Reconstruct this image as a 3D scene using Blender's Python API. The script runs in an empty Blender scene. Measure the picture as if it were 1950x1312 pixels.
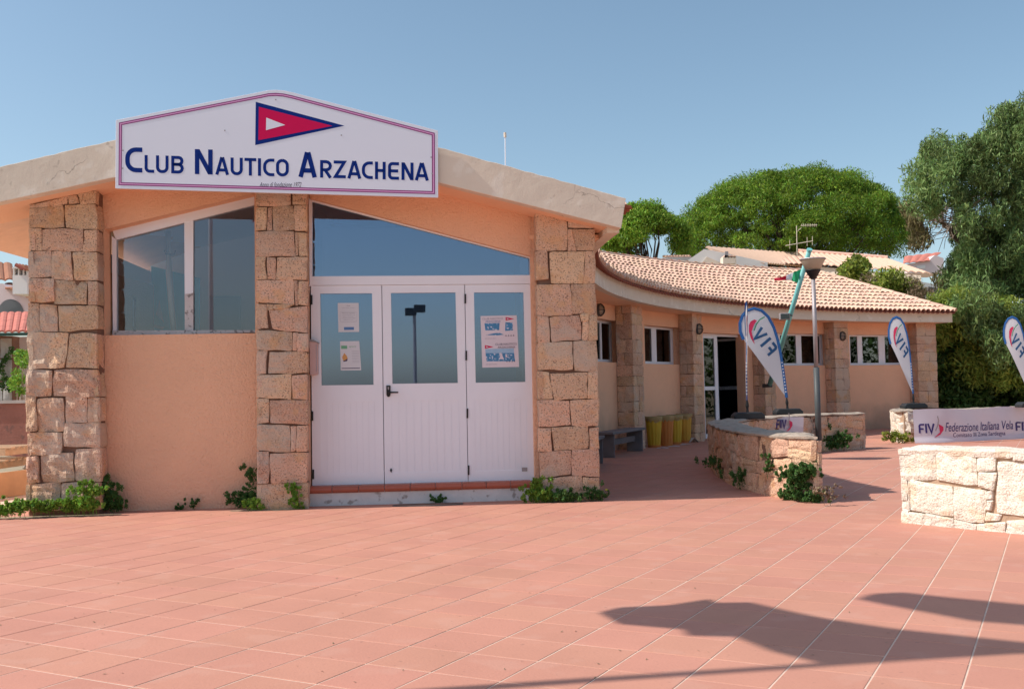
import bpy, bmesh, math, random
import numpy as np
from mathutils import Vector, Matrix, noise
S = bpy.context.scene
COL = S.collection
PI = math.pi
# ------------------------------------------------------------------ camera
F_PX, ROLL, EYE, CX, CY = 1900.0, 0.0195, 1.35, 975.0, 656.0
PIT = math.atan((748.0 - CY) / F_PX)
_r0 = Vector((1, 0, 0)); _f0 = Vector((0, math.cos(PIT), math.sin(PIT))); _u0 = Vector((0, -math.sin(PIT), math.cos(PIT)))
CR = _r0 * math.cos(ROLL) - _u0 * math.sin(ROLL)
CU = _r0 * math.sin(ROLL) + _u0 * math.cos(ROLL)
CF = _f0
CC = Vector((0, 0, EYE))
cam = bpy.data.cameras.new('camera'); camo = bpy.data.objects.new('camera', cam); COL.objects.link(camo)
camo.matrix_world = Matrix(((CR.x, CU.x, -CF.x, CC.x), (CR.y, CU.y, -CF.y, CC.y), (CR.z, CU.z, -CF.z, CC.z), (0, 0, 0, 1)))
cam.sensor_fit = 'HORIZONTAL'; cam.sensor_width = 36.0; cam.lens = 36.0 * F_PX / 1950.0
cam.clip_start = 0.1; cam.clip_end = 6000
S.camera = camo
# ------------------------------------------------------------------ sky, sun, exposure
SUN_TRAVEL = Vector((0.925, 0.150, -1.0)).normalized()
to_sun = -SUN_TRAVEL
world = bpy.data.worlds.new('World'); S.world = world; world.use_nodes = True
wn = world.node_tree.nodes; wl = world.node_tree.links
bg = wn['Background']
sky = wn.new('ShaderNodeTexSky'); sky.sky_type = 'NISHITA'; sky.sun_disc = False
sky.sun_elevation = math.asin(to_sun.z); sky.sun_rotation = math.atan2(to_sun.x, to_sun.y)
sky.air_density = 1.0; sky.dust_density = 1.3; sky.ozone_density = 1.2; sky.altitude = 0
hs = wn.new('ShaderNodeHueSaturation'); hs.inputs['Hue'].default_value = 0.488; hs.inputs['Saturation'].default_value = 0.98; hs.inputs['Value'].default_value = 1.0
wl.new(sky.outputs[0], hs.inputs['Color']); wl.new(hs.outputs[0], bg.inputs['Color'])
bg.inputs['Strength'].default_value = 0.105
sun = bpy.data.lights.new('sun', 'SUN'); sun.energy = 3.3; sun.angle = math.radians(0.53); sun.color = (1.0, 0.93, 0.84)
suno = bpy.data.objects.new('sun', sun); COL.objects.link(suno)
suno.rotation_euler = SUN_TRAVEL.to_track_quat('-Z', 'Y').to_euler()
S.view_settings.view_transform = 'Standard'; S.view_settings.look = 'None'
S.view_settings.exposure = 0.55; S.view_settings.gamma = 1.0; S.view_settings.use_curve_mapping = False
S.render.engine = 'CYCLES'
S.cycles.max_bounces = 8; S.cycles.transparent_max_bounces = 12
S.cycles.caustics_reflective = False; S.cycles.caustics_refractive = False
# ------------------------------------------------------------------ projection helpers (pixels of the 1950 px photograph -> points on real surfaces)
def ray(x, y): return CF + CR * ((x - CX) / F_PX) + CU * ((CY - y) / F_PX)
def gnd(x, y, z=0.0):
    d = ray(x, y); return CC + d * ((z - EYE) / d.z)
def atY(x, y, Y):
    d = ray(x, y); return CC + d * (Y / d.y)
G0, G1 = gnd(235, 973), gnd(1012, 951)
FT = (G1 - G0).normalized()                     # along the front
FN = Vector((FT.y, -FT.x, 0))                   # out of the front, towards the plaza
def onplane(x, y, O, N):
    d = ray(x, y); return CC + d * ((O - CC).dot(N) / d.dot(N))
def FP(x, y, off=0.0): return onplane(x, y, G0 + FN * off, FN)
def tz(p): return ((p - G0).dot(FT), p.z)
def TZ(t, z, off=0.0):
    v = G0 + FT * t + FN * off; v.z = z; return v
# ------------------------------------------------------------------ materials
def nd(nt, t, **kw):
    n = nt.nodes.new(t)
    for k, v in kw.items(): setattr(n, k, v)
    return n
def mat(name, base, rough=0.8, var=0.12, vscale=3.0, speck=None, bump=None, rnd=0.0, hue=0.0, metal=0.0, spec=0.3, coat=0.0, stain=None, trans=None, hgrad=None, crack=0):
    """base colour with soft variation, optional specks (scale, colour, amount), bump list [(scale,strength)], per-piece brightness, stains"""
    m = bpy.data.materials.new(name); m.use_nodes = True
    nt = m.node_tree; L = nt.links; b = nt.nodes['Principled BSDF']
    b.inputs['Roughness'].default_value = rough; b.inputs['Metallic'].default_value = metal
    b.inputs['Specular IOR Level'].default_value = spec; b.inputs['Coat Weight'].default_value = coat
    geo = nd(nt, 'ShaderNodeNewGeometry')
    rgb = nd(nt, 'ShaderNodeRGB'); rgb.outputs[0].default_value = (*base, 1)
    cur = rgb.outputs[0]
    def mul_value(cur, fac_socket, lo, hi):
        mr = nd(nt, 'ShaderNodeMapRange'); L.new(fac_socket, mr.inputs[0]); mr.inputs[3].default_value = lo; mr.inputs[4].default_value = hi
        v = nd(nt, 'ShaderNodeVectorMath', operation='SCALE'); L.new(cur, v.inputs[0]); L.new(mr.outputs[0], v.inputs['Scale']); return v.outputs[0]
    if var > 0:
        n = nd(nt, 'ShaderNodeTexNoise'); n.inputs['Scale'].default_value = vscale; n.inputs['Detail'].default_value = 6; n.inputs['Roughness'].default_value = 0.62
        L.new(geo.outputs['Position'], n.inputs['Vector'])
        cur = mul_value(cur, n.outputs['Fac'], 1 - 1.6 * var, 1 + 1.6 * var)
    if rnd > 0 or hue > 0:
        oi = nd(nt, 'ShaderNodeObjectInfo'); at = nd(nt, 'ShaderNodeAttribute', attribute_name='rnd')
        ad = nd(nt, 'ShaderNodeMath', operation='ADD'); L.new(oi.outputs['Random'], ad.inputs[0]); L.new(at.outputs['Fac'], ad.inputs[1])
        fr = nd(nt, 'ShaderNodeMath', operation='FRACT'); L.new(ad.outputs[0], fr.inputs[0])
        if rnd > 0: cur = mul_value(cur, fr.outputs[0], 1 - rnd, 1 + rnd)
        if hue > 0:
            m7 = nd(nt, 'ShaderNodeMath', operation='MULTIPLY'); L.new(fr.outputs[0], m7.inputs[0]); m7.inputs[1].default_value = 7.31
            f2 = nd(nt, 'ShaderNodeMath', operation='FRACT'); L.new(m7.outputs[0], f2.inputs[0])
            mr = nd(nt, 'ShaderNodeMapRange'); L.new(f2.outputs[0], mr.inputs[0]); mr.inputs[3].default_value = 0.5 - hue; mr.inputs[4].default_value = 0.5 + hue
            h = nd(nt, 'ShaderNodeHueSaturation'); L.new(mr.outputs[0], h.inputs['Hue']); L.new(cur, h.inputs['Color']); cur = h.outputs[0]
    if speck:
        for sc, colr, thr, amt in speck:
            n = nd(nt, 'ShaderNodeTexNoise'); n.inputs['Scale'].default_value = sc; n.inputs['Detail'].default_value = 2
            L.new(geo.outputs['Position'], n.inputs['Vector'])
            mr = nd(nt, 'ShaderNodeMapRange'); L.new(n.outputs['Fac'], mr.inputs[0]); mr.inputs[1].default_value = thr; mr.inputs[2].default_value = thr + 0.07
            mr.inputs[4].default_value = amt
            mx = nd(nt, 'ShaderNodeMix', data_type='RGBA'); L.new(mr.outputs[0], mx.inputs['Factor']); L.new(cur, mx.inputs['A']); mx.inputs['B'].default_value = (*colr, 1)
            cur = mx.outputs['Result']
    if crack:
        wn_n = nd(nt, 'ShaderNodeTexNoise'); wn_n.inputs['Scale'].default_value = 4.0; wn_n.inputs['Detail'].default_value = 5; L.new(geo.outputs['Position'], wn_n.inputs['Vector'])
        mxv = nd(nt, 'ShaderNodeVectorMath', operation='MULTIPLY_ADD'); L.new(wn_n.outputs['Color'], mxv.inputs[0]); mxv.inputs[1].default_value = (.5, .5, .5); L.new(geo.outputs['Position'], mxv.inputs[2])
        vo = nd(nt, 'ShaderNodeTexVoronoi', feature='DISTANCE_TO_EDGE'); vo.inputs['Scale'].default_value = 0.9; L.new(mxv.outputs[0], vo.inputs['Vector'])
        m1 = nd(nt, 'ShaderNodeMapRange'); L.new(vo.outputs['Distance'], m1.inputs[0]); m1.inputs[1].default_value = 0.002; m1.inputs[2].default_value = 0.009; m1.inputs[3].default_value = crack; m1.inputs[4].default_value = 0
        n3 = nd(nt, 'ShaderNodeTexNoise'); n3.inputs['Scale'].default_value = 1.1; L.new(geo.outputs['Position'], n3.inputs['Vector'])
        m2 = nd(nt, 'ShaderNodeMapRange'); L.new(n3.outputs['Fac'], m2.inputs[0]); m2.inputs[1].default_value = 0.48; m2.inputs[2].default_value = 0.56
        mm = nd(nt, 'ShaderNodeMath', operation='MULTIPLY'); L.new(m1.outputs[0], mm.inputs[0]); L.new(m2.outputs[0], mm.inputs[1])
        mx = nd(nt, 'ShaderNodeMix', data_type='RGBA'); L.new(mm.outputs[0], mx.inputs['Factor']); L.new(cur, mx.inputs['A']); mx.inputs['B'].default_value = (0.16, 0.12, 0.09, 1)
        cur = mx.outputs['Result']
    if hgrad:                                    # dirt rising from the ground: (z0, z1, colour, amount)
        z0, z1, colr, amt = hgrad
        sp = nd(nt, 'ShaderNodeSeparateXYZ'); L.new(geo.outputs['Position'], sp.inputs[0])
        n = nd(nt, 'ShaderNodeTexNoise'); n.inputs['Scale'].default_value = 2.3; n.inputs['Detail'].default_value = 5
        L.new(geo.outputs['Position'], n.inputs['Vector'])
        a = nd(nt, 'ShaderNodeMath', operation='MULTIPLY_ADD'); L.new(n.outputs['Fac'], a.inputs[0]); a.inputs[1].default_value = -0.9; L.new(sp.outputs['Z'], a.inputs[2])
        mr = nd(nt, 'ShaderNodeMapRange'); L.new(a.outputs[0], mr.inputs[0]); mr.inputs[1].default_value = z0 - 0.45; mr.inputs[2].default_value = z1 - 0.45
        mr.inputs[3].default_value = amt; mr.inputs[4].default_value = 0
        mx = nd(nt, 'ShaderNodeMix', data_type='RGBA'); L.new(mr.outputs[0], mx.inputs['Factor']); L.new(cur, mx.inputs['A']); mx.inputs['B'].default_value = (*colr, 1)
        cur = mx.outputs['Result']
    L.new(cur, b.inputs['Base Color'])
    if bump:
        prev = None
        for sc, st in bump:
            n = nd(nt, 'ShaderNodeTexNoise'); n.inputs['Scale'].default_value = sc; n.inputs['Detail'].default_value = 4
            L.new(geo.outputs['Position'], n.inputs['Vector'])
            bp = nd(nt, 'ShaderNodeBump'); bp.inputs['Strength'].default_value = 1.0; bp.inputs['Distance'].default_value = st
            L.new(n.outputs['Fac'], bp.inputs['Height'])
            if prev: L.new(prev, bp.inputs['Normal'])
            prev = bp.outputs[0]
        L.new(prev, b.inputs['Normal'])
    if trans:
        out = nt.nodes['Material Output']; tr = nd(nt, 'ShaderNodeBsdfTranslucent'); L.new(cur, tr.inputs['Color'])
        ms = nd(nt, 'ShaderNodeMixShader'); ms.inputs[0].default_value = trans
        L.new(b.outputs[0], ms.inputs[1]); L.new(tr.outputs[0], ms.inputs[2]); L.new(ms.outputs[0], out.inputs[0])
    return m
def glassmat(name, refl=0.3, tint=(0.6, 0.7, 0.75), rcol=(1, 1, 1)):
    m = bpy.data.materials.new(name); m.use_nodes = True; nt = m.node_tree; L = nt.links
    nt.nodes.remove(nt.nodes['Principled BSDF']); out = nt.nodes['Material Output']
    gl = nd(nt, 'ShaderNodeBsdfGlossy'); gl.inputs['Roughness'].default_value = 0.008; gl.inputs['Color'].default_value = (*rcol, 1)
    tr = nd(nt, 'ShaderNodeBsdfTransparent'); tr.inputs['Color'].default_value = (*tint, 1)
    fr = nd(nt, 'ShaderNodeFresnel'); fr.inputs['IOR'].default_value = 1.45
    ad = nd(nt, 'ShaderNodeMath', operation='ADD', use_clamp=True); L.new(fr.outputs[0], ad.inputs[0]); ad.inputs[1].default_value = refl
    ms = nd(nt, 'ShaderNodeMixShader'); L.new(ad.outputs[0], ms.inputs[0]); L.new(tr.outputs[0], ms.inputs[1]); L.new(gl.outputs[0], ms.inputs[2])
    L.new(ms.outputs[0], out.inputs[0]); return m
MT = {}
MT['stucco'] = mat('salmon_stucco', (0.90, 0.525, 0.34), 0.92, 0.08, 0.9, bump=[(38, 0.022), (110, 0.006)], hgrad=(0.0, 0.9, (0.66, 0.37, 0.27), 0.5))
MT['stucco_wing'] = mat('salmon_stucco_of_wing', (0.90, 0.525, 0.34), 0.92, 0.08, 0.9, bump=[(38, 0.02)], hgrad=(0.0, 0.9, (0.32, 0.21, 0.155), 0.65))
MT['soffit'] = mat('smooth_salmon_plaster', (0.88, 0.54, 0.35), 0.9, 0.05, 1.5, bump=[(12, 0.004)])
MT['cream'] = mat('cream_concrete', (0.72, 0.62, 0.51), 0.85, crack=0.5, var=0.07, vscale=1.3, speck=[(4.0, (0.80, 0.72, 0.62), 0.58, 0.7), (8.0, (0.42, 0.35, 0.28), 0.68, 0.6)], bump=[(5, 0.008), (60, 0.002)])
GR = [(58, (0.20, 0.115, 0.085), 0.565, 0.75), (75, (0.85, 0.66, 0.54), 0.60, 0.6), (3.5, (0.70, 0.40, 0.20), 0.58, 0.5), (1.7, (0.60, 0.49, 0.40), 0.52, 0.55)]
MT['granite'] = mat('pink_granite', (0.66, 0.425, 0.285), 0.92, 0.15, 4, speck=GR, bump=[(26, 0.016), (75, 0.012)], rnd=0.17, hue=0.011)
MT['granite_pale'] = mat('pale_granite', (0.76, 0.70, 0.60), 0.9, 0.12, 4, speck=[(60, (0.46, 0.34, 0.25), 0.57, 0.6), (4, (0.68, 0.50, 0.31), 0.56, 0.45)], bump=[(26, 0.016), (75, 0.010)], rnd=0.10, hue=0.010)
MT['mortar'] = mat('sandy_mortar', (0.20, 0.115, 0.082), 0.95, 0.2, 6, bump=[(30, 0.01)])
MT['mortar_pale'] = mat('pale_sandy_mortar', (0.46, 0.32, 0.22), 0.95, 0.2, 6, bump=[(30, 0.01)])
MT['captop'] = mat('grey_cement_cap', (0.40, 0.33, 0.27), 0.95, 0.22, 5, speck=[(9, (0.22, 0.19, 0.16), 0.56, 0.6)], bump=[(20, 0.012), (90, 0.004)])
MT['paving'] = mat('terracotta_paving', (0.52, 0.245, 0.178), 0.78, 0.10, 1.1, speck=[(60, (0.43, 0.20, 0.15), 0.60, 0.35), (3.1, (0.56, 0.31, 0.24), 0.58, 0.30), (24, (0.30, 0.15, 0.115), 0.68, 0.5)], bump=[(55, 0.0015)], rnd=0.035, hue=0.003, spec=0.25)
MT['grout'] = mat('pale_grout', (0.66, 0.50, 0.40), 0.95, 0.25, 4)
MT['step_tile'] = mat('red_glazed_step_tile', (0.40, 0.105, 0.06), 0.45, 0.1, 6, rnd=0.1, spec=0.5)
MT['whitewash'] = mat('chipped_white_plaster', (0.66, 0.63, 0.62), 0.9, 0.12, 5, speck=[(9, (0.30, 0.25, 0.22), 0.61, 0.8)], bump=[(20, 0.008)])
MT['roof_tile'] = mat('clay_roof_tile', (0.72, 0.47, 0.35), 0.85, 0.10, 7, rnd=0.13, hue=0.010, bump=[(60, 0.003)])
MT['roof_under'] = mat('dark_clay_pan_tile', (0.30, 0.10, 0.065), 0.9, 0.15, 7)
MT['roof_old'] = mat('weathered_roof_tile', (0.42, 0.165, 0.11), 0.88, 0.3, 5, rnd=0.3, hue=0.015)
MT['alu'] = mat('white_lacquered_aluminium', (0.84, 0.86, 0.93), 0.32, 0.03, 2, spec=0.5)
MT['weathered'] = mat('peeling_white_timber', (0.60, 0.57, 0.58), 0.8, 0.1, 8, speck=[(22, (0.20, 0.18, 0.18), 0.57, 0.85)], bump=[(30, 0.004)])
MT['black'] = mat('black_plastic', (0.02, 0.02, 0.022), 0.45, 0.05, 6)
MT['base_black'] = mat('black_rubber_weight', (0.028, 0.032, 0.036), 0.5, 0.1, 6)
MT['glass'] = glassmat('door_glass', 0.20, (0.62, 0.74, 0.84), (0.66, 0.78, 1.0))
MT['glass_clear'] = glassmat('window_glass', 0.06, (0.96, 0.96, 0.98), (0.80, 0.88, 1.0))
MT['glass_dark'] = glassmat('wing_glass', 0.02, (0.55, 0.58, 0.6))
MT['sign'] = mat('white_sign_panel', (0.74, 0.77, 0.88), 0.5, 0.02, 1, spec=0.4)
MT['purple'] = mat('purple_line_print', (0.25, 0.035, 0.19), 0.5, 0)
MT['pink'] = mat('pink_line_print', (0.72, 0.36, 0.62), 0.5, 0)
MT['navy'] = mat('blue_vinyl', (0.004, 0.026, 0.20), 0.6, 0, spec=0.1)
MT['magenta'] = mat('magenta_vinyl', (0.60, 0.008, 0.09), 0.6, 0, spec=0.1)
MT['paper'] = mat('white_paper', (0.66, 0.68, 0.72), 0.8, 0.02)
MT['paper_pink'] = mat('pinkish_white_poster_paper', (0.74, 0.68, 0.74), 0.7, 0.02)
MT['ink'] = mat('dark_ink', (0.07, 0.06, 0.12), 0.7, 0)
MT['inkgrey'] = mat('grey_ink', (0.32, 0.33, 0.40), 0.7, 0)
MT['inkblue'] = mat('blue_ink', (0.10, 0.22, 0.45), 0.7, 0)
MT['sea_print'] = mat('printed_sea_photo', (0.07, 0.25, 0.47), 0.6, 0.3, 22, speck=[(38, (0.66, 0.72, 0.84), 0.56, 0.9)])
MT['sky_print'] = mat('printed_sky_photo', (0.35, 0.55, 0.75), 0.6, 0.1, 12)
MT['green_ink'] = mat('green_ink', (0.16, 0.42, 0.26), 0.7, 0)
MT['orange_ink'] = mat('orange_ink', (0.62, 0.33, 0.12), 0.7, 0.2, 80)
MT['flagwhite'] = mat('white_flag_cloth', (0.84, 0.86, 0.90), 0.8, 0.02, 2, trans=0.35)
MT['flagblue'] = mat('blue_flag_hem', (0.035, 0.15, 0.42), 0.75, 0.03, trans=0.12)
MT['flagink'] = mat('steel_blue_flag_print', (0.035, 0.12, 0.27), 0.8, 0)
MT['banner'] = mat('glossy_white_banner', (0.66, 0.64, 0.72), 0.4, 0.03, 2, spec=0.5, trans=0.15)
MT['bannerink'] = mat('indigo_banner_print', (0.045, 0.03, 0.16), 0.5, 0)
MT['flagred'] = mat('crimson_print', (0.66, 0.04, 0.12), 0.75, 0)
MT['flaggreen'] = mat('green_print', (0.03, 0.36, 0.16), 0.75, 0, trans=0.2)
MT['redcloth'] = mat('red_cloth', (0.62, 0.03, 0.07), 0.8, 0.1, trans=0.2)
MT['turq'] = mat('turquoise_painted_steel', (0.17, 0.47, 0.46), 0.5, 0.1, 5, spec=0.4)
MT['galv'] = mat('galvanised_steel', (0.36, 0.33, 0.34), 0.5, 0.12, 9, metal=0.3)
MT['darksteel'] = mat('dark_grey_painted_steel', (0.075, 0.085, 0.09), 0.5, 0.1, 6)
MT['lampbowl'] = mat('frosted_beige_lamp_bowl', (0.58, 0.48, 0.38), 0.35, 0.08, trans=0.4)
MT['binyellow'] = mat('yellow_plastic', (0.66, 0.42, 0.04), 0.5, 0.08, 6, trans=0.15)
MT['binorange'] = mat('orange_plastic', (0.66, 0.24, 0.06), 0.5, 0.08, 6, trans=0.15)
MT['binbag'] = mat('thin_white_bag', (0.60, 0.46, 0.22), 0.5, 0.1, 12, trans=0.4)
MT['bench'] = mat('grey_weathered_bench', (0.20, 0.18, 0.185), 0.85, 0.2, 6, bump=[(30, 0.004)])
MT['wood'] = mat('weathered_pallet_wood', (0.50, 0.34, 0.22), 0.9, 0.25, 9, rnd=0.15)
MT['bag'] = mat('blue_nylon', (0.03, 0.20, 0.48), 0.6, 0.15, 12)
MT['white'] = mat('white_wall_paint', (0.74, 0.72, 0.70), 0.9, 0.05, 2)
MT['pinkwall'] = mat('pale_pink_plaster', (0.70, 0.58, 0.58), 0.9, 0.06, 2)
MT['redwall'] = mat('dark_red_rendered_wall', (0.33, 0.15, 0.12), 0.92, 0.25, 2.5, speck=[(6, (0.16, 0.10, 0.09), 0.58, 0.6)], bump=[(30, 0.006)])
MT['kerbwall'] = mat('ochre_rendered_kerb', (0.50, 0.30, 0.17), 0.92, 0.2, 3)
MT['soil'] = mat('dry_sandy_ground', (0.36, 0.29, 0.20), 0.95, 0.3, 1.5, speck=[(8, (0.16, 0.18, 0.08), 0.6, 0.7)])
MT['asphalt'] = mat('pale_path', (0.50, 0.43, 0.36), 0.95, 0.15, 3)
MT['interior'] = mat('interior_plaster', (0.80, 0.80, 0.84), 0.9, 0.03)
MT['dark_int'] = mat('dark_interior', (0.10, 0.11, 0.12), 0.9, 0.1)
MT['blueposter'] = mat('turquoise_sailing_poster', (0.02, 0.42, 0.66), 0.6, 0.12, 3)
MT['bluedoor'] = mat('slate_blue_panel', (0.10, 0.14, 0.20), 0.7, 0.03)
MT['timber'] = mat('dark_brown_timber', (0.12, 0.07, 0.05), 0.8, 0.2, 6)
MT['concrete'] = mat('grey_concrete', (0.42, 0.40, 0.38), 0.9, 0.15, 4)
MT['bark'] = mat('grey_brown_bark', (0.17, 0.125, 0.10), 0.95, 0.25, 6, bump=[(12, 0.02)])
MT['bark_dark'] = mat('dark_pine_bark', (0.075, 0.055, 0.045), 0.95, 0.25, 6)
MT['bark_pale'] = mat('pale_bark', (0.34, 0.27, 0.22), 0.9, 0.25, 6)
def leafmat(name, c, r=0.3, h=0.02, tr=0.3): return mat(name, c, 0.55, 0.25, 1.1, rnd=r, hue=h, trans=tr, spec=0.3)
MT['pine'] = leafmat('stone_pine_needles', (0.185, 0.31, 0.030), 0.65, 0.035, 0.38)
MT['euca'] = leafmat('eucalyptus_leaves', (0.155, 0.235, 0.075), 0.55, 0.03, 0.3)
MT['euca_dry'] = leafmat('dry_olive_leaves', (0.20, 0.17, 0.08), 0.35, 0.03, 0.3)
MT['hedge'] = leafmat('hedge_leaves', (0.07, 0.13, 0.03), 0.4, 0.03, 0.3)
MT['yellowgreen'] = leafmat('yellow_green_leaves', (0.24, 0.30, 0.05), 0.5, 0.03, 0.35)
MT['weed'] = leafmat('bright_weed_leaves', (0.20, 0.36, 0.05), 0.4, 0.03, 0.35)
MT['weed_dark'] = leafmat('dark_weed_leaves', (0.075, 0.165, 0.04), 0.4, 0.03, 0.3)
MT['dry'] = leafmat('dry_brown_twigs', (0.24, 0.17, 0.11), 0.3, 0.03, 0.2)
MT['yellowflower'] = mat('yellow_petals', (0.80, 0.68, 0.05), 0.6, 0)
MT['sea'] = mat('blue_sea_water', (0.02, 0.06, 0.09), 0.15, 0.1, 0.05)
# ------------------------------------------------------------------ object helpers
def tag(o, label=None, cat=None, group=None, kind=None):
    if label: o['label'] = label
    if cat: o['category'] = cat
    if group: o['group'] = group
    if kind: o['kind'] = kind
    return o
def thing(name, label, cat, loc=(0, 0, 0), group=None):
    o = bpy.data.objects.new(name, None); COL.objects.link(o); o.location = loc; o.empty_display_size = 0.2
    return tag(o, label, cat, group)
def link(name, me, parent=None, m=None, mw=None):
    o = bpy.data.objects.new(name, me); COL.objects.link(o)
    if m is not None and len(me.materials) == 0: me.materials.append(MT[m] if isinstance(m, str) else m)
    if parent is not None:
        o.parent = parent
        o.matrix_parent_inverse = wmat(parent).inverted()
    if mw is not None: o.matrix_basis = mw
    return o
_wm = {}
def wmat(o):
    if o.parent is None: return o.matrix_basis.copy()
    return wmat(o.parent) @ o.matrix_parent_inverse @ o.matrix_basis
class MB:
    def __init__(s): s.v = []; s.f = []
    def add(s, vs, fs):
        n = len(s.v); s.v += [tuple(v) for v in vs]; s.f += [tuple(i + n for i in f) for f in fs]; return s
    def prism(s, pts, d):
        """pts: 3D polygon, d: extrusion vector"""
        n = len(pts); vs = [Vector(p) for p in pts] + [Vector(p) + d for p in pts]
        fs = [tuple(range(n)), tuple(range(2 * n - 1, n - 1, -1))] + [(i, i + n, (i + 1) % n + n, (i + 1) % n) for i in range(n)]
        return s.add(vs, fs)
    def box(s, c, sx, sy, sz, ax=None):
        c = Vector(c); A = ax or (Vector((1, 0, 0)), Vector((0, 1, 0)), Vector((0, 0, 1)))
        vs = [c + A[0] * (i * sx / 2) + A[1] * (j * sy / 2) + A[2] * (k * sz / 2) for i in (-1, 1) for j in (-1, 1) for k in (-1, 1)]
        return s.add(vs, [(0, 1, 3, 2), (4, 6, 7, 5), (0, 4, 5, 1), (2, 3, 7, 6), (0, 2, 6, 4), (1, 5, 7, 3)])
    def tube(s, pts, rad, n=8, caps=True):
        pts = [Vector(p) for p in pts]; k = len(pts)
        if not hasattr(rad, '__len__'): rad = [rad] * k
        up = Vector((0, 0, 1)); rings = []
        for i, p in enumerate(pts):
            d = (pts[min(i + 1, k - 1)] - pts[max(i - 1, 0)]).normalized()
            a = d.cross(up);
            if a.length < 0.05: a = d.cross(Vector((0, 1, 0)))
            a.normalize(); b = d.cross(a).normalized()
            rings += [p + (a * math.cos(2 * PI * j / n) + b * math.sin(2 * PI * j / n)) * rad[i] for j in range(n)]
        fs = [(i * n + j, i * n + (j + 1) % n, (i + 1) * n + (j + 1) % n, (i + 1) * n + j) for i in range(k - 1) for j in range(n)]
        if caps: fs += [tuple(range(n))[::-1], tuple(range((k - 1) * n, k * n))]
        return s.add(rings, fs)
    def lathe(s, c, prof, n=20):
        c = Vector(c); vs = []
        for r, z in prof: vs += [c + Vector((r * math.cos(2 * PI * j / n), r * math.sin(2 * PI * j / n), z)) for j in range(n)]
        k = len(prof)
        fs = [(i * n + j, i * n + (j + 1) % n, (i + 1) * n + (j + 1) % n, (i + 1) * n + j) for i in range(k - 1) for j in range(n)]
        return s.add(vs, fs)
    def mesh(s, name, fix=True, smooth=False):
        me = bpy.data.meshes.new(name); me.from_pydata(s.v, [], s.f); me.update()
        if fix:
            bm = bmesh.new(); bm.from_mesh(me); bmesh.ops.recalc_face_normals(bm, faces=bm.faces); bm.to_mesh(me); bm.free()
        if smooth:
            for p in me.polygons: p.use_smooth = True
        return me
    def build(s, name, m, parent=None, smooth=False, fix=True, bevel=0):
        me = s.mesh(name, fix, smooth)
        o = link(name, me, parent, m)
        if bevel > 0:
            md = o.modifiers.new('bevel', 'BEVEL'); md.width = bevel; md.segments = 2; md.limit_method = 'ANGLE'; md.angle_limit = 0.7
        return o
def quads_mesh(name, V, m, rnd=None, uvs=None):
    """V: (n,4,3) array of loose quads"""
    n = len(V); me = bpy.data.meshes.new(name)
    me.vertices.add(4 * n); me.vertices.foreach_set('co', np.ascontiguousarray(V, dtype=np.float32).ravel())
    me.loops.add(4 * n); me.loops.foreach_set('vertex_index', np.arange(4 * n, dtype=np.int32))
    me.polygons.add(n); me.polygons.foreach_set('loop_start', np.arange(0, 4 * n, 4, dtype=np.int32)); me.polygons.foreach_set('loop_total', np.full(n, 4, dtype=np.int32))
    me.update(calc_edges=True)
    if rnd is not None:
        a = me.attributes.new('rnd', 'FLOAT', 'FACE'); a.data.foreach_set('value', np.asarray(rnd, dtype=np.float32))
    me.materials.append(MT[m] if isinstance(m, str) else m)
    return me
def fprism(px, o1, o0): 
    """polygon in photo pixels laid on the facade plane at offset o1, running back to offset o0"""
    return [FP(x, y, o1) for x, y in px], FN * (o0 - o1)
# ================================================================== GROUND
plaza_c = Vector((3, 12, 0))
mb = MB(); mb.add([(-1500, -1500, -0.06), (1500, -1500, -0.06), (1500, 3000, -0.06), (-1500, 3000, -0.06)], [(0, 1, 2, 3)])
tag(mb.build('ground', 'soil', fix=False), kind='structure')
mb = MB(); mb.add([(-7.2, -3, -0.0025), (24, -3, -0.0025), (24, 34, -0.0025), (-7.2, 34, -0.0025)], [(0, 1, 2, 3)])
pave = tag(mb.build('pavement', 'grout', fix=False), kind='structure')
# tile lattice: two joint directions with their own vanishing points
dA = Vector(((2010 - CX) / F_PX, 1, 0)).normalized()
dB = Vector(((-2700 - CX) / F_PX, 1, 0)).normalized() * -1
TS = 0.385
def tile_mesh(dA, dB, a, b, name):
    J = 0.0042; vs = []
    for z, ins in ((-0.018, J), (-0.0016, J), (0.0, J + 0.003)):
        for (i, j) in ((0, 0), (1, 0), (1, 1), (0, 1)):
            vs.append(dA * (ins + (a - 2 * ins) * i) + dB * (ins + (b - 2 * ins) * j) + Vector((0, 0, z)))
    fs = [(8, 9, 10, 11)]
    for l in (0, 4):
        for k in range(4): fs.append((l + k, l + (k + 1) % 4, l + 4 + (k + 1) % 4, l + 4 + k))
    return vs, fs
org = gnd(1464, 1310)      # a joint crossing on line a3
tiles = []
rt = random.Random(4)
for i in range(-30, 75):
    for j in range(-45, 55):
        p = org + dA * (TS * i) + dB * (TS * j); c = p + dA * (TS / 2) + dB * (TS / 2)
        if not (-7.0 < c.x < 21 and 1.5 < c.y < 33.5): continue
        w = (c - CC).dot(CF); u = CX + F_PX * (c - CC).dot(CR) / w if w > 0 else 0
        if u < -260 or u > 2250: continue
        v = CY - F_PX * (c - CC).dot(CU) / w
        # leave out what lies deep under the building
        rr = math.hypot(c.x - 18.68, c.y - 14.575)
        if rr > 18.9 and c.y > 12.9: continue
        if c.y > 12.28 + 0.082 * (c.x + 4.79) + 0.35 and c.x < 0.9: continue
        vis = -150 < u < 2100 and v < 1420
        tiles.append((p, c, (0 if vis else 100) + c.length))
tiles.sort(key=lambda t: t[2])
vs0, fs0 = tile_mesh(dA, dB, TS, TS, 'tile')
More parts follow.
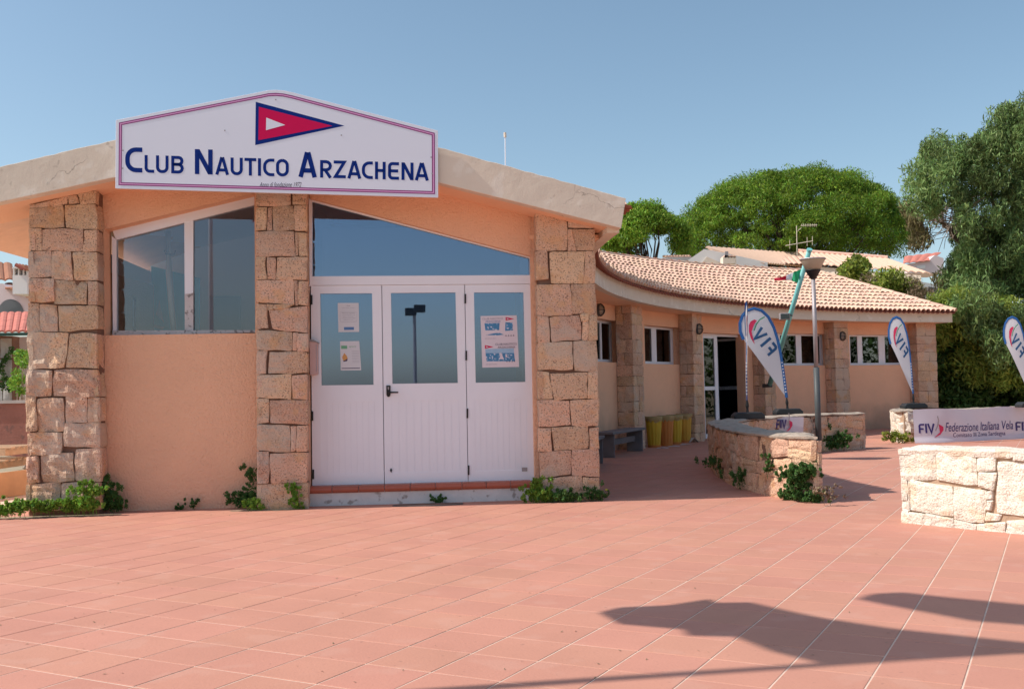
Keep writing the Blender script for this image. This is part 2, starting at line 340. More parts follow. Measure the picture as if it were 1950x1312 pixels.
tm = MB().add(vs0, fs0).mesh('paving_tile')
tm.materials.append(MT['paving'])
for k, (p, c, d) in enumerate(tiles[:300]):
    o = bpy.data.objects.new('paving_tile', tm); COL.objects.link(o); o.parent = pave
    o.location = (p.x, p.y, rt.uniform(-0.0005, 0.0005)); o.rotation_euler = (rt.uniform(-.001, .001), rt.uniform(-.001, .001), 0)
V = []; Rn = []
for (p, c, d) in tiles[300:]:
    dz = Vector((0, 0, rt.uniform(-0.0005, 0.0005))); r = rt.random()
    for f in fs0: V.append([tuple(Vector(vs0[k]) + p + dz) for k in f]); Rn.append(r)
o = link('paving_tiles', quads_mesh('paving_tiles', np.array(V), 'paving', Rn), pave); o['kind'] = 'stuff'
# sea far behind the camera (seen only mirrored in the glass)
# ================================================================== STONES
def stone_verts(q, nrm, depth, rough, seed, nu=7, nv=6, inset=0.002, edge=0.009):
    """q: 4 corners tl,tr,br,bl in 3D (front face); returns verts/faces of a rough hewn block"""
    q = [Vector(p) for p in q]; ce = sum(q, Vector()) / 4
    ex = (q[1] - q[0] + q[2] - q[3]).normalized(); ey = (q[0] - q[3] + q[1] - q[2]).normalized()
    w = ((q[1] - q[0]).length + (q[2] - q[3]).length) / 2; h = ((q[0] - q[3]).length + (q[1] - q[2]).length) / 2
    vs = []; off = Vector((seed * 7.3, seed * 3.1, seed * 1.7))
    for j in range(nv + 1):
        for i in range(nu + 1):
            a = i / nu; b = j / nv
            p = (q[0] * (1 - a) + q[1] * a) * (1 - b) + (q[3] * (1 - a) + q[2] * a) * b
            ax = 2 * a - 1; by = 2 * b - 1
            # rounded corners and small gap
            cr = max(0, abs(ax) + abs(by) - 1.75) * 0.5
            p = p + ex * (-ax * (inset + cr * min(w, h) * 0.10)) + ey * (by * (inset + cr * min(w, h) * 0.10))
            border = (i in (0, nu)) or (j in (0, nv))
            n1 = noise.noise_vector(p * 6.0 + off)
            p = p + (ex * n1.x + ey * n1.y) * (0.014 if border else 0.005)
            nz = noise.fractal(p * 9.0 + off, 0.9, 2.1, 4) * rough + noise.noise(p * 2.5 + off) * rough * 1.3
            dz = nz - (edge if border else 0)
            vs.append(p + nrm * dz)
    W = nu + 1
    fs = [(j * W + i, (j + 1) * W + i, (j + 1) * W + i + 1, j * W + i + 1) for j in range(nv) for i in range(nu)]
    ring = [i for i in range(W)] + [j * W + nu for j in range(1, nv + 1)] + [nv * W + i for i in range(nu - 1, -1, -1)] + [j * W for j in range(nv - 1, 0, -1)]
    n0 = len(vs); m = len(ring)
    for k in ring: vs.append(vs[k] - nrm * depth - (vs[k] - ce) * 0.0)
    fs += [(ring[k], ring[(k + 1) % m], n0 + (k + 1) % m, n0 + k) for k in range(m)]
    fs.append(tuple(n0 + k for k in range(m))[::-1])
    return vs, fs
_seed = [0]
def add_stone(parent, q, nrm, depth=0.2, rough=0.012, m='granite', name='stone', nu=7, nv=6, edge=0.009, inset=0.002):
    _seed[0] += 1
    vs, fs = stone_verts(q, nrm, depth, rough, _seed[0], nu, nv, inset, edge)
    return MB().add(vs, fs).build(name, m, parent)
# ================================================================== THE CLUBHOUSE
club = thing('clubhouse', 'salmon clubhouse with granite pillars, gabled front and curved tiled wing', 'building', (1.0, 13.5, 0))
AC = Vector((18.68, 14.575, 0)); R0 = 17.48; RW = R0 + 0.85; RP = R0 + 0.43
def arc(phi, r, z):
    a = math.radians(phi); return Vector((AC.x + r * math.cos(a), AC.y + r * math.sin(a), z))
def phi_max(r, off):
    """largest angle at radius r that still lies behind the front plane offset off"""
    lo, hi = 150.0, 200.0
    for _ in range(40):
        m_ = (lo + hi) / 2
        if (arc(m_, r, 0) - G0).dot(FN) < off: lo = m_
        else: hi = m_
    return lo
def arcc(p, r, z, off): return arc(min(p, phi_max(r, off)), r, z)
def proj(p):
    v = p - CC; w = v.dot(CF); return CX + F_PX * v.dot(CR) / w, CY - F_PX * v.dot(CU) / w
def phi_at(px, r, z=2.4):
    best = None; lo, hi = 103.0, 172.0
    for _ in range(50):
        mid = (lo + hi) / 2
        if proj(arc(mid, r, z))[0] > px: lo = mid
        else: hi = mid
    return (lo + hi) / 2
def arc_block(p0, p1, r0, r1, z0, z1, name, m, parent, seg=3.0, z1f=None, smooth=False, clip=None):
    arc = (lambda p, r, z: arcc(p, r, z, clip)) if clip is not None else globals()['arc']
    n = max(1, int(math.ceil(abs(p1 - p0) / seg))); vs = []; fs = []
    for i in range(n + 1):
        p = p0 + (p1 - p0) * i / n
        vs += [arc(p, r0, z0), arc(p, r1, z0), arc(p, r1, z1), arc(p, r0, z1)]
    for i in range(n):
        a = 4 * i; b = a + 4
        for k in range(4): fs.append((a + k, a + (k + 1) % 4, b + (k + 1) % 4, b + k))
    fs += [(0, 1, 2, 3), (4 * n, 4 * n + 3, 4 * n + 2, 4 * n + 1)]
    return MB().add(vs, fs).build(name, m, parent)
# --- front: fascia beam, soffit
FO = 0.68
bot = [(-110, 408.7), (0, 385), (218, 338), (528, 271), (835, 348), (1183, 435)]
top = [(-110, 343.7), (0, 318), (218, 267), (522, 196), (835, 281), (1192, 378)]
rf = random.Random(8)
def subdiv(pts, step=22, jit=0.0):
    out = []
    for (a, b) in zip(pts[:-1], pts[1:]):
        n = max(1, int(math.hypot(b[0] - a[0], b[1] - a[1]) / step))
        for i in range(n): out.append((a[0] + (b[0] - a[0]) * i / n, a[1] + (b[1] - a[1]) * i / n + (rf.uniform(-jit, jit) if i else 0)))
    out.append(pts[-1]); return out
t2 = subdiv(top, 14, 0.9); b2 = subdiv(bot, 22, 0.25)
poly = [FP(x, y, FO) for x, y in t2 + b2[::-1]]
MB().prism(poly, -FN * 0.16).build('fascia', 'cream', club, bevel=0.006)
bot3 = [tz(FP(x, y, FO)) for x, y in bot]          # (t, z) of the soffit line
def sof(t):
    for (a, b) in zip(bot3[:-1], bot3[1:]):
        if a[0] <= t <= b[0] or b is bot3[-1]: 
            if t >= a[0]: return a[1] + (b[1] - a[1]) * (t - a[0]) / (b[0] - a[0])
    a, b = bot3[0], bot3[1]; return a[1] + (b[1] - a[1]) * (t - a[0]) / (b[0] - a[0])
mb = MB()
for (a, b) in ((0, 3), (3, 5)):
    (ta, za), (tb, zb) = bot3[a], bot3[b]
    mb.prism([TZ(ta, za + 0.004, FO - 0.16), TZ(tb, zb + 0.004, FO - 0.16), TZ(tb, zb + 0.004, -0.3), TZ(ta, za + 0.004, -0.3)], Vector((0, 0, 0.1)))
mb.build('soffit', 'soffit', club)
# fascia to soffit lip
# --- facade walls
def walltz(pts, o1, o0, name, m='stucco', label=None):
    o = MB().prism([TZ(t, z, o1) for t, z in pts], FN * (o0 - o1)).build(name, m, club)
    if label: o['label'] = label
    return o
def T(px, py, off=0.0): return tz(FP(px, py, off))
WD = -0.24
tL = T(186, 640)[0]; tM0 = T(486, 640)[0]; tM1 = T(588, 640)[0]; tR0 = T(1013, 640)[0]; tR1 = T(1128, 700)[0]
zs = (T(213, 640)[1] + T(480, 633)[1]) / 2
walltz([(tL, -0.05), (tM0, -0.05), (tM0, zs), (tL, zs)], 0, -0.25, 'wall')
a0 = T(200, 437); a1 = T(486, 368)
walltz([(tL, a0[1] - 0.03), (a0[0], a0[1]), a1, (a1[0], sof(a1[0]) + .05), (tL, sof(tL) + .05)], 0, -0.25, 'wall')
# reveal between the pillar and the window
walltz([(tL, zs + .0), (T(201, 600)[0], zs + .0), (T(199, 440)[0], a0[1] - 0.004), (tL, a0[1] - 0.034)], 0, -0.25, 'wall')
# behind the pillars and over the door
walltz([(tM0 + .001, -0.05), (tM1 - .001, -0.05), (tM1 - .001, sof(tM1) + .05), (tM0 + .001, sof(tM0) + .05)], 0, -0.25, 'wall')
d0 = T(590, 378); d1 = T(1014, 489)
pk = bot3[3][0]
walltz([d0, d1, (d1[0], sof(d1[0]) + .05), (d0[0], sof(d0[0]) + .05)], 0, -0.14, 'wall')
walltz([(tR0, -0.05), (tR1 - .03, -0.05), (tR1 - .03, sof(tR1) + .05), (tR0, sof(tR0) + .05)], 0, -0.25, 'wall')
tLL = T(52, 640)[0]
walltz([(tLL + .03, -0.05), (tL - .001, -0.05), (tL - .001, sof(tL) + .05), (tLL + .03, sof(tLL) + .05)], 0, -0.25, 'wall')
# --- inside
wl_ = 5.2
MB().prism([TZ(tLL + .05, 0.2, -0.26), TZ(tR1 - .06, 0.2, -0.26), TZ(tR1 - .06, 0.2, -wl_), TZ(tLL + .05, 0.2, -wl_)], Vector((0, 0, -0.2))).build('floor', 'concrete', club)
MB().prism([TZ(tLL + .05, 0.2, -wl_), TZ(tR1 - .06, 0.2, -wl_), TZ(tR1 - .06, 4.4, -wl_), TZ(tLL + .05, 4.4, -wl_)], -FN * .15).build('back_wall', 'interior', club)
MB().prism([TZ(tM1 - .3, 0.2, -0.27), TZ(tM1 - .3, 0.2, -wl_), TZ(tM1 - .3, 4.4, -wl_), TZ(tM1 - .3, 4.4, -0.27)], FT * .1).build('partition', 'interior', club)
for o_a, o_b, z_a, z_b in ((-.27, -1.0, 0, 3.5), (-4.2, -wl_, 0, 3.5), (-1.001, -4.199, 0, .6), (-1.001, -4.199, 2.8, 3.5)):  # opening added in the unseen side wall to let sun into the room
    MB().prism([TZ(tLL + .05, z_a, o_a), TZ(tLL + .05, z_a, o_b), TZ(tLL + .05, z_b, o_b), TZ(tLL + .05, z_b, o_a)], FT * .2).build('side_wall', 'interior', club)
MB().prism([TZ(tR1 - .06, 0.0, -0.27), TZ(tR1 - .06, 0.0, -wl_), TZ(tR1 - .06, 3.4, -wl_), TZ(tR1 - .06, 3.4, -0.27)], -FT * .2).build('side_wall', 'stucco', club)
MB().prism([TZ(bot3[0][0], bot3[0][1] + .12, -0.31), TZ(bot3[3][0], bot3[3][1] + .12, -0.31), TZ(bot3[5][0], bot3[5][1] + .12, -0.31), TZ(bot3[5][0], bot3[5][1] + .12, -wl_ - .2), TZ(bot3[3][0], bot3[3][1] + .12, -wl_ - .2), TZ(bot3[0][0], bot3[0][1] + .12, -wl_ - .2)][0:2] + [TZ(bot3[3][0], bot3[3][1] + .12, -wl_ - .2), TZ(bot3[0][0], bot3[0][1] + .12, -wl_ - .2)], Vector((0, 0, .08))).build('ceiling', 'interior', club)
MB().prism([TZ(bot3[3][0], bot3[3][1] + .12, -0.31), TZ(bot3[5][0] - .25, bot3[5][1] + .18, -0.31), TZ(bot3[5][0] - .25, bot3[5][1] + .18, -wl_ - .2), TZ(bot3[3][0], bot3[3][1] + .12, -wl_ - .2)], Vector((0, 0, .08))).build('ceiling', 'interior', club)
# --- hand read stones of the three front pillars (photo pixels)
P1 = """56,391 94,383 93,392 57,396|96,382 128,373 126,388 97,391|129,373 145,369 150,387 130,388|147,368 181,364 181,387 152,388|
55,397 118,391 121,434 56,434|123,391 181,388 184,436 126,434|
55,436 77,436 78,476 56,476|80,437 158,436 157,478 80,475|160,439 184,438 184,478 158,478|
53,478 97,478 96,527 55,528|99,478 132,479 138,532 98,533|139,480 184,480 185,532 142,533|
54,530 101,530 103,574 56,575|104,534 164,535 165,579 103,579|167,535 185,536 185,580 168,580|
53,577 72,577 76,631 52,631|74,581 106,582 108,630 78,631|110,582 185,583 186,626 112,632|
52,634 130,634 121,700 54,703|133,635 184,635 185,701 126,699|
52,705 99,706 96,753 50,754|102,704 185,704 190,755 101,754|
49,756 68,757 70,820 50,822|71,759 121,758 120,821 72,822|124,756 165,755 165,804 125,805|167,756 188,757 188,803 167,804|
51,825 118,823 116,863 52,867|121,807 189,805 190,853 122,850|
50,870 71,869 74,918 50,921|76,866 138,861 141,916 80,919|143,856 191,853 192,918 144,915|
49,923 113,919 114,970 50,972|116,919 162,918 163,970 116,970|165,920 191,920 191,970 165,970"""
P2 = """488,355 553,355 553,389 488,394|557,355 583,355 583,390 557,390|
488,397 508,395 506,437 487,438|510,397 517,396 517,438 509,438|519,393 557,391 561,438 520,440|560,392 583,392 583,438 562,439|
487,442 559,441 562,488 488,487|561,443 567,443 567,486 563,487|569,443 584,444 584,487 569,488|
488,490 505,490 507,531 488,531|508,490 524,491 523,532 509,531|527,491 584,490 584,532 526,533|
487,534 557,533 561,580 488,575|559,535 566,536 566,580 562,580|568,535 584,536 584,581 568,580|
488,578 507,579 510,625 488,627|509,579 560,579 546,587 510,590|512,592 584,583 584,633 520,627|
489,629 556,632 555,667 490,665|558,634 565,634 564,668 556,668|567,635 585,635 585,669 566,669|
489,668 508,669 506,711 489,713|514,671 585,671 585,710 512,711|
489,715 554,713 554,760 489,757|557,714 585,713 585,760 557,760|
489,760 511,761 512,803 489,806|514,763 585,762 585,808 515,805|
489,809 551,811 552,860 489,857|554,812 564,813 563,858 554,860|566,811 585,811 585,859 565,860|
490,860 511,861 512,919 490,920|515,864 585,862 585,918 515,920|
489,922 563,921 564,970 489,972|565,921 585,920 586,970 565,970"""
P3 = """1021,400 1080,414 1080,476 1021,477|1083,416 1131,428 1131,433 1083,433|1082,437 1089,437 1097,477 1082,477|1091,436 1132,437 1132,476 1098,477|
1020,479 1042,478 1044,531 1022,532|1046,480 1114,479 1110,541 1050,539|1116,479 1133,480 1133,539 1112,541|
1022,542 1086,542 1090,600 1023,601|1088,542 1134,542 1135,598 1092,598|
1023,603 1044,603 1047,650 1025,652|1047,604 1103,600 1108,646 1052,651|1105,599 1121,598 1120,611 1108,612|1109,613 1120,612 1121,646 1109,647|1123,598 1136,598 1137,646 1122,648|
1024,653 1090,651 1091,703 1025,704|1093,650 1137,649 1138,706 1094,706|
1025,707 1046,709 1053,759 1026,760|1048,712 1119,710 1118,757 1055,761|1121,708 1138,707 1139,758 1120,759|
1026,762 1083,763 1087,808 1027,813|1086,762 1140,760 1140,812 1089,810|
1026,815 1049,816 1050,859 1026,860|1052,814 1120,810 1121,853 1056,858|1123,815 1140,815 1141,854 1123,855|
1028,862 1087,858 1088,902 1031,910|1090,857 1141,856 1142,907 1090,904|
1029,912 1047,912 1049,956 1031,956|1049,911 1108,906 1112,956 1051,956|1110,909 1121,909 1121,956 1113,956|1123,910 1142,910 1143,956 1123,956"""
def grow(q, g=.8):
    cx, cy = sum(p[0] for p in q) / len(q), sum(p[1] for p in q) / len(q)
    return [(x + math.copysign(g, x - cx), y + math.copysign(g, y - cy)) for x, y in q]
def parse(s): return [[tuple(float(c) for c in p.split(',')) for p in q.split()] for q in s.replace('\n', '').split('|') if q.strip()]
PO = 0.30
rs = random.Random(3)
for idx, (P, tx) in enumerate(((P1, (52, 189)), (P2, (488, 585)), (P3, (1021, 1139)))):
    cx_ = ((56, 180, 53, 187), (491, 580, 492, 581), (1025, 1129, 1032, 1138))[idx]
    cz = [T(cx_[0], 400, PO)[0], T(cx_[1], 400, PO)[0], T(cx_[2], 965, PO)[0], T(cx_[3], 965, PO)[0]]
    core = MB().prism([TZ(cz[2], -0.05, PO - .045), TZ(cz[3], -0.05, PO - .045), TZ(cz[1], sof(cz[1]) + .02, PO - .045), TZ(cz[0], sof(cz[0]) + .02, PO - .045)], -FN * (PO - .04)).build('pillar', 'mortar', club)
    core['label'] = ['pillar at the left end of the front, rough pink granite blocks', 'slim granite pillar between window and entrance', 'granite pillar right of the entrance, with pale speckled blocks'][idx]
    for q in parse(P):
        x0 = min(p[0] for p in q); x1 = max(p[0] for p in q); ym = sum(p[1] for p in q) / 4
        edge_col = (x0 < tx[0] + 7) or (x1 > tx[1] - 8)
        rough = 0.010
        if idx == 0: rough = 0.030 if (x0 < 110 and ym > 470) else 0.018
        if idx == 1 and ym > 855 and x0 < 500: rough = 0.022
        small = (x1 - x0) < 13
        if x1 > tx[1] - 8 and (x1 - x0) > 6:
            a3, b3 = FP(q[1][0], q[1][1], PO), FP(q[2][0], q[2][1], PO)
            add_stone(core, [a3 + FT * .002, a3 - FN * PO * .97, b3 - FN * PO * .97, b3 + FT * .002], FT, depth=.05, rough=.012, nu=5, nv=5, inset=.004)
        if x0 < tx[0] + 7 and (x1 - x0) > 6:
            a3, b3 = FP(q[0][0], q[0][1], PO), FP(q[3][0], q[3][1], PO)
            add_stone(core, [a3 - FN * PO * .97, a3 - FT * .002, b3 - FT * .002, b3 - FN * PO * .97], -FT, depth=.05, rough=.012, nu=5, nv=5, inset=.004)
        q3 = [FP(x, y, PO) for x, y in grow(q)]
        add_stone(core, q3, FN, depth=(0.06 if edge_col else 0.12), rough=rough * (0.5 if small else 1), nu=(3 if small else 9), nv=7, inset=(0.0005 if small else 0.001))
# --- left window
def fr_bar(px, o1, o0, mb): p, d = fprism(px, o1, o0); mb.prism(p, d)
win = MB()
fr_bar([(213, 436), (490, 366), (490, 389), (221, 457)], WD + .06, WD - .02, win)
fr_bar([(213, 449.5), (221.5, 456.5), (222, 640), (215, 640.5)], WD + .055, WD - .02, win)
fr_bar([(351, 419), (368, 414), (367.5, 635), (352, 635.5)], WD + .05, WD - .02, win)
winf = win.build('window', 'alu', club); winf['label'] = 'wide two-pane window with slanting top'
s_ = MB(); fr_bar([(214, 629.5), (490, 628.5), (490, 633), (214, 641)], WD + .075, WD - .02, s_); s_.build('sill', 'weathered', winf)
s_ = MB(); fr_bar([(351.5, 560), (367.8, 558), (367.8, 629), (352.3, 630)], WD + .054, WD + .045, s_); s_.build('mullion', 'weathered', winf)
for px in ([(220, 456), (353, 422), (353, 631), (220, 632)], [(366, 419), (490, 388), (490, 630), (366, 631)]):
    s_ = MB(); fr_bar(px, WD + .012, WD + .004, s_); s_.build('pane', 'glass_clear', winf)
# --- entrance
door = MB()
DO = -0.13
fr_bar([(588, 368), (1014, 481), (1014, 493.5), (595, 384.5)], DO + .05, DO - .03, door)
fr_bar([(588, 377), (594.5, 383), (594.5, 545), (589.5, 545)], DO + .049, DO - .03, door)
fr_bar([(1008.5, 493), (1014, 492), (1016, 541), (1009, 541)], DO + .049, DO - .03, door)
fr_bar([(589.5, 526.5), (1014, 524), (1015, 540.5), (589.5, 543.5)], DO + .051, DO - .03, door)
ent = door.build('transom_window', 'alu', club)
s_ = MB(); fr_bar([(593, 383), (1010, 494), (1010, 526), (593, 528)], DO + .012, DO + .004, s_); s_.build('pane', 'glass', ent)
leaves = [((592, 544.3), (726.3, 543.2), (731.3, 921.8), (594.8, 925.5), [(609.5, 559), (708.5, 558.5), (711.3, 732.5), (612.3, 734)], (592, 922)),
          ((727.6, 543.2), (884.2, 542.2), (891, 917.7), (732.6, 921.7), [(744.3, 558), (867.3, 557), (871.8, 729), (747.3, 731)], None),
          ((885.4, 542.2), (1012, 541.3), (1017.5, 914.5), (892.2, 917.6), [(902.4, 557), (996.8, 556.7), (1000.5, 727), (905.8, 729)], None)]
def lerp2(a, b, t): return (a[0] + (b[0] - a[0]) * t, a[1] + (b[1] - a[1]) * t)
for li, (tl, tr, br, bl, gp, _) in enumerate(leaves):
    mb = MB(); o1, o0 = DO + .035, DO - .015
    def bil(u, v): return lerp2(lerp2(tl, tr, u), lerp2(bl, br, u), v)
    vg = 0.497; yb0, yb1 = 0.585, 0.945
    # rails and stiles round the glass
    fr_bar([tl, tr, gp[1], gp[0]], o1, o0, mb); fr_bar([tl, gp[0], gp[3], (bil(0, vg)[0], gp[3][1])], o1, o0, mb)
    fr_bar([gp[1], tr, (bil(1, vg)[0], gp[2][1]), gp[2]], o1, o0, mb)
    us = (gp[3][0] - bl[0]) / (br[0] - bl[0]); ue = (gp[2][0] - bl[0]) / (br[0] - bl[0]); ue = min(ue + .03, .93) 
    p0, p1, p2, p3 = bil(us, yb0), bil(ue, yb0), bil(ue, yb1), bil(us, yb1)
    L0, R0_ = (bil(0, vg)[0], gp[3][1]), (bil(1, vg)[0], gp[2][1])
    fr_bar([L0, gp[3], gp[2], R0_, p1, p0], o1, o0, mb) if False else None
    fr_bar([L0, R0_, bil(1, yb0), bil(0, yb0)], o1, o0, mb)
    fr_bar([bil(0, yb0), p0, p3, bil(0, yb1)], o1, o0, mb); fr_bar([p1, bil(1, yb0), bil(1, yb1), p2], o1, o0, mb)
    fr_bar([bil(0, yb1), bil(1, yb1), br, bl], o1, o0, mb)
    leaf = mb.build('door_leaf', 'alu', club)
    leaf['label'] = ['left fixed door leaf with two notices on its glass', 'middle door leaf with black lever handle', 'right door leaf with colour poster on its glass'][li]
    nb = 9
    for k in range(nb):
        a, b = us + (ue - us) * k / nb, us + (ue - us) * (k + 1) / nb - 0.0028
        s_ = MB(); fr_bar([bil(a, yb0), bil(b, yb0), bil(b, yb1), bil(a, yb1)], o1 - .005, o0 + .01, s_); s_.build('board', 'alu', leaf)
    s_ = MB(); fr_bar([bil(us, yb0), bil(ue, yb0), bil(ue, yb1), bil(us, yb1)], o1 - .009, o0, s_); s_.build('backing', 'alu', leaf)
    s_ = MB(); fr_bar(gp, DO + .008, DO, s_); s_.build('pane', 'glass', leaf)
    hs_ = {0: [(593.4, 562, 580), (594.8, 783, 801), (596.4, 894, 912)], 2: [(886.0, 560, 578), (887.8, 668, 686), (890.0, 778, 796), (892.3, 886, 904)]}.get(li, [])
    for hx, y0, y1 in hs_:
        s_ = MB(); fr_bar([(hx - 1.6, y0), (hx + 1.6, y0), (hx + 1.6, y1), (hx - 1.6, y1)], o1 + .014, o1 + .001, s_); s_.build('hinge', 'black', leaf)
    if li == 1:
        s_ = MB(); fr_bar([(735.5, 734), (743.5, 734), (743.5, 752), (741.5, 755.5), (738, 755.5), (735.8, 752)], o1 + .016, o1 + .001, s_)
        a = FP(739.5, 747.2, o1 + .016); b = FP(739.5, 747.2, o1 + .055); c = FP(758.5, 747, o1 + .055)
        s_.tube([a, b + (a - b) * .1, b + FT * .012, c], [.011, .011, .012, .010], 8)
        s_.build('handle', 'black', leaf, bevel=.002)
        s_ = MB(); fr_bar([(738, 736.5), (741, 736.5), (740.6, 742), (738.6, 742)], o1 + .02, o1 + .017, s_); s_.build('lock', 'galv', leaf)
        s_ = MB(); fr_bar([(744.5, 891), (747, 895), (744.8, 900), (742.5, 895)], o1 + .012, o1 + .001, s_); s_.build('bolt', 'black', leaf)
    if li == 2:
        s_ = MB(); fr_bar([(993.8, 890), (1004.2, 889.8), (1004.2, 897), (993.8, 897.2)], o1 + .006, o1 + .001, s_); vent = s_.build('vent', 'galv', leaf)
# dark blue curtain-like backing far inside the hall
MB().prism([TZ(tM1 - .1, 0.2, -2.6), TZ(tR1 - .3, 0.2, -2.6), TZ(tR1 - .3, 3.9, -2.6), TZ(tM1 - .1, 3.9, -2.6)], -FN * .1).build('inner_partition', 'interior', club)
# step
stp = MB().prism([TZ(tM1 - .02, -0.05, 0.06), TZ(T(1013, 940)[0], -0.05, 0.06), TZ(T(1013, 940)[0], T(1000, 929, .06)[1], 0.06), TZ(tM1 - .02, T(1000, 929, .06)[1], 0.06)], -FN * .32).build('step', 'whitewash', club)
zt0 = T(800, 935, .1)[1]; zt1 = T(800, 921.5, .1)[1]
jx = [586.5, 632, 683, 732, 781, 830, 880, 926, 973, 1013]
for a, b in zip(jx[:-1], jx[1:]):
    ta, tb = T(a, 930, .1)[0] + .004, T(b, 930, .1)[0] - .004
    zm = (zt0 + zt1) / 2; hh = (zt1 - zt0) / 2
    prof = [(-.20, zt0 + .002), (-.20, zt1)] + [(0.06 + hh * math.sin(q), zm + hh * math.cos(q)) for q in [PI * k / 6 for k in range(7)]]
    MB().prism([TZ(ta, z, o) for o, z in prof], FT * (tb - ta)).build('step_tile', 'step_tile', stp)
# mortar strip under the tiles
MB().prism([TZ(tM1 - .02, zt0 - .002, 0.066), TZ(T(1013, 940)[0], zt0 - .002, 0.066), TZ(T(1013, 940)[0], zt1 - .012, 0.066), TZ(tM1 - .02, zt1 - .012, 0.066)], -FN * .1).build('joint', 'whitewash', stp)
# ------------------------------------------------------------------ wing: walls, pillars, windows
phs = [(1205, 1225), (1320, 1338), (1455, 1476), (1590, 1617), (1747, 1784)]
pil = [(phi_at(a, RP), phi_at(b, RP)) for a, b in phs]
ZS, ZN, ZT = 2.0, 2.96, 3.32
PEND = pil[4][1]
nich = []      # (phi0, phi1, z0, frames)
def niche(px0, px1, z0, z1, panes, yb=None):
    nich.append((phi_at(px0, RW), phi_at(px1, RW), z0, z1, panes))
niche(1120, 1182, ZS, ZN, [(1128, 1143), (1146, 1162)])
niche(1228, 1296, ZS, ZN, [(1226, 1241), (1250, 1277)])
niche(1339, 1418, 0.0, 2.88, None)
niche(1480, 1577, ZS, ZN, [(1486, 1516), (1526, 1561)])
niche(1618, 1734, ZS, ZN, [(1619, 1633), (1642, 1673), (1685, 1718)])
cur = 185.0
for (pa, pb, z0, z1, panes) in nich:
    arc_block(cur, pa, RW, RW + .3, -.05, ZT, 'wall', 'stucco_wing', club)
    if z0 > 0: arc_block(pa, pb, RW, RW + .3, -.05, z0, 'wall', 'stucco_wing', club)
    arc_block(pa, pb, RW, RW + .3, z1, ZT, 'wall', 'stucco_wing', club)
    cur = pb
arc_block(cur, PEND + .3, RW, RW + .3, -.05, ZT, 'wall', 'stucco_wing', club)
def arcbar(mb, pa, pb, r, z0, z1, th=.05):
    n = max(1, int(abs(pa - pb) / 1.5)); 
    for i in range(n):
        a = pa + (pb - pa) * i / n; b = pa + (pb - pa) * (i + 1) / n
        mb.prism([arc(a, r, z0), arc(b, r, z0), arc(b, r, z1), arc(a, r, z1)], (arc((a + b) / 2, r + th, 0) - arc((a + b) / 2, r, 0)))
RG = RW + .22
for wi, (pa, pb, z0, z1, panes) in enumerate(nich):
    if panes is None: continue
    f = MB(); e = 0.055
    arcbar(f, pa, pb, RG, z0, z0 + e + .02); arcbar(f, pa, pb, RG, z1 - e, z1)
    pp = [(phi_at(a, RG, 2.5), phi_at(b, RG, 2.5)) for a, b in panes]
    edges = [pa] + [v for p in pp for v in p] + [pb]
    for k in range(0, len(edges), 2):
        if edges[k] > edges[k + 1]: arcbar(f, edges[k], edges[k + 1], RG - .002, z0 + .001, z1 - .001)
        else: arcbar(f, edges[k] + .15, edges[k] - .15, RG - .002, z0 + .001, z1 - .001)
    fo = f.build('window', 'alu', club)
    for (a, b) in pp:
        s_ = MB(); arcbar(s_, a, b, RG + .02, z0 + e + .02, z1 - e, .008); s_.build('pane', 'glass_dark', fo)
# glazed doorway of the wing: left leaf shut, right leaf open
pa, pb, z0, z1, _ = nich[2]
f = MB(); arcbar(f, pa, pb, RG, z1 - .07, z1)
pc = [phi_at(x, RG, 1.8) for x in (1338, 1341, 1361, 1367, 1394, 1414)]
arcbar(f, pc[0], pc[1], RG - .002, 0, z1 - .001); arcbar(f, pc[5], pb, RG - .002, 0, z1 - .001)
fo = f.build('doorway', 'alu', club)
lf = MB(); arcbar(lf, pc[2], pc[3], RG - .006, 0, z1 - .07)
arcbar(lf, pc[1], pc[2], RG, 0, .12); arcbar(lf, pc[1], pc[2], RG, 1.32, 1.42); arcbar(lf, pc[1], pc[2], RG, z1 - .13, z1 - .07)
lfo = lf.build('door_leaf', 'alu', club)
for za, zb in ((.12, 1.32), (1.42, z1 - .13)):
    s_ = MB(); arcbar(s_, pc[1], pc[2], RG + .02, za, zb, .008); s_.build('pane', 'glass_dark', lfo)
# open leaf swings inwards
hp = arc(pc[5], RG, 0); hd = (arc(pc[5], RG + 1, 0) - hp + (arc(pc[4], RG, 0) - hp) * .12).normalized(); hn = hd.cross(Vector((0, 0, 1)))
lf = MB()
for (a, b, za, zb) in ((0, .08, .02, z1 - .08), (.82, .90, .02, z1 - .08), (.08, .82, .02, .14), (.08, .82, 1.32, 1.42), (.08, .82, z1 - .15, z1 - .08)):
    lf.prism([hp + hd * a + Vector((0, 0, za)), hp + hd * b + Vector((0, 0, za)), hp + hd * b + Vector((0, 0, zb)), hp + hd * a + Vector((0, 0, zb))], hn * .04)
lfo = lf.build('door_leaf', 'alu', club); lfo['label'] = 'door leaf standing open inwards'
s_ = MB(); s_.prism([hp + hd * .08 + Vector((0, 0, .14)), hp + hd * .82 + Vector((0, 0, .14)), hp + hd * .82 + Vector((0, 0, z1 - .15)), hp + hd * .08 + Vector((0, 0, z1 - .15))], hn * .008); s_.build('pane', 'glass_dark', lfo)
# interior of the wing
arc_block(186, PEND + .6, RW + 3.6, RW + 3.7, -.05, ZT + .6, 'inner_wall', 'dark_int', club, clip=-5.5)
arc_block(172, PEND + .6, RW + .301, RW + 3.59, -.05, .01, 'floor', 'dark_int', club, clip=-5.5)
arc_block(186, PEND + .6, RW + .301, RW + 3.59, ZT + .01, ZT + .05, 'ceiling', 'dark_int', club, clip=-5.5)
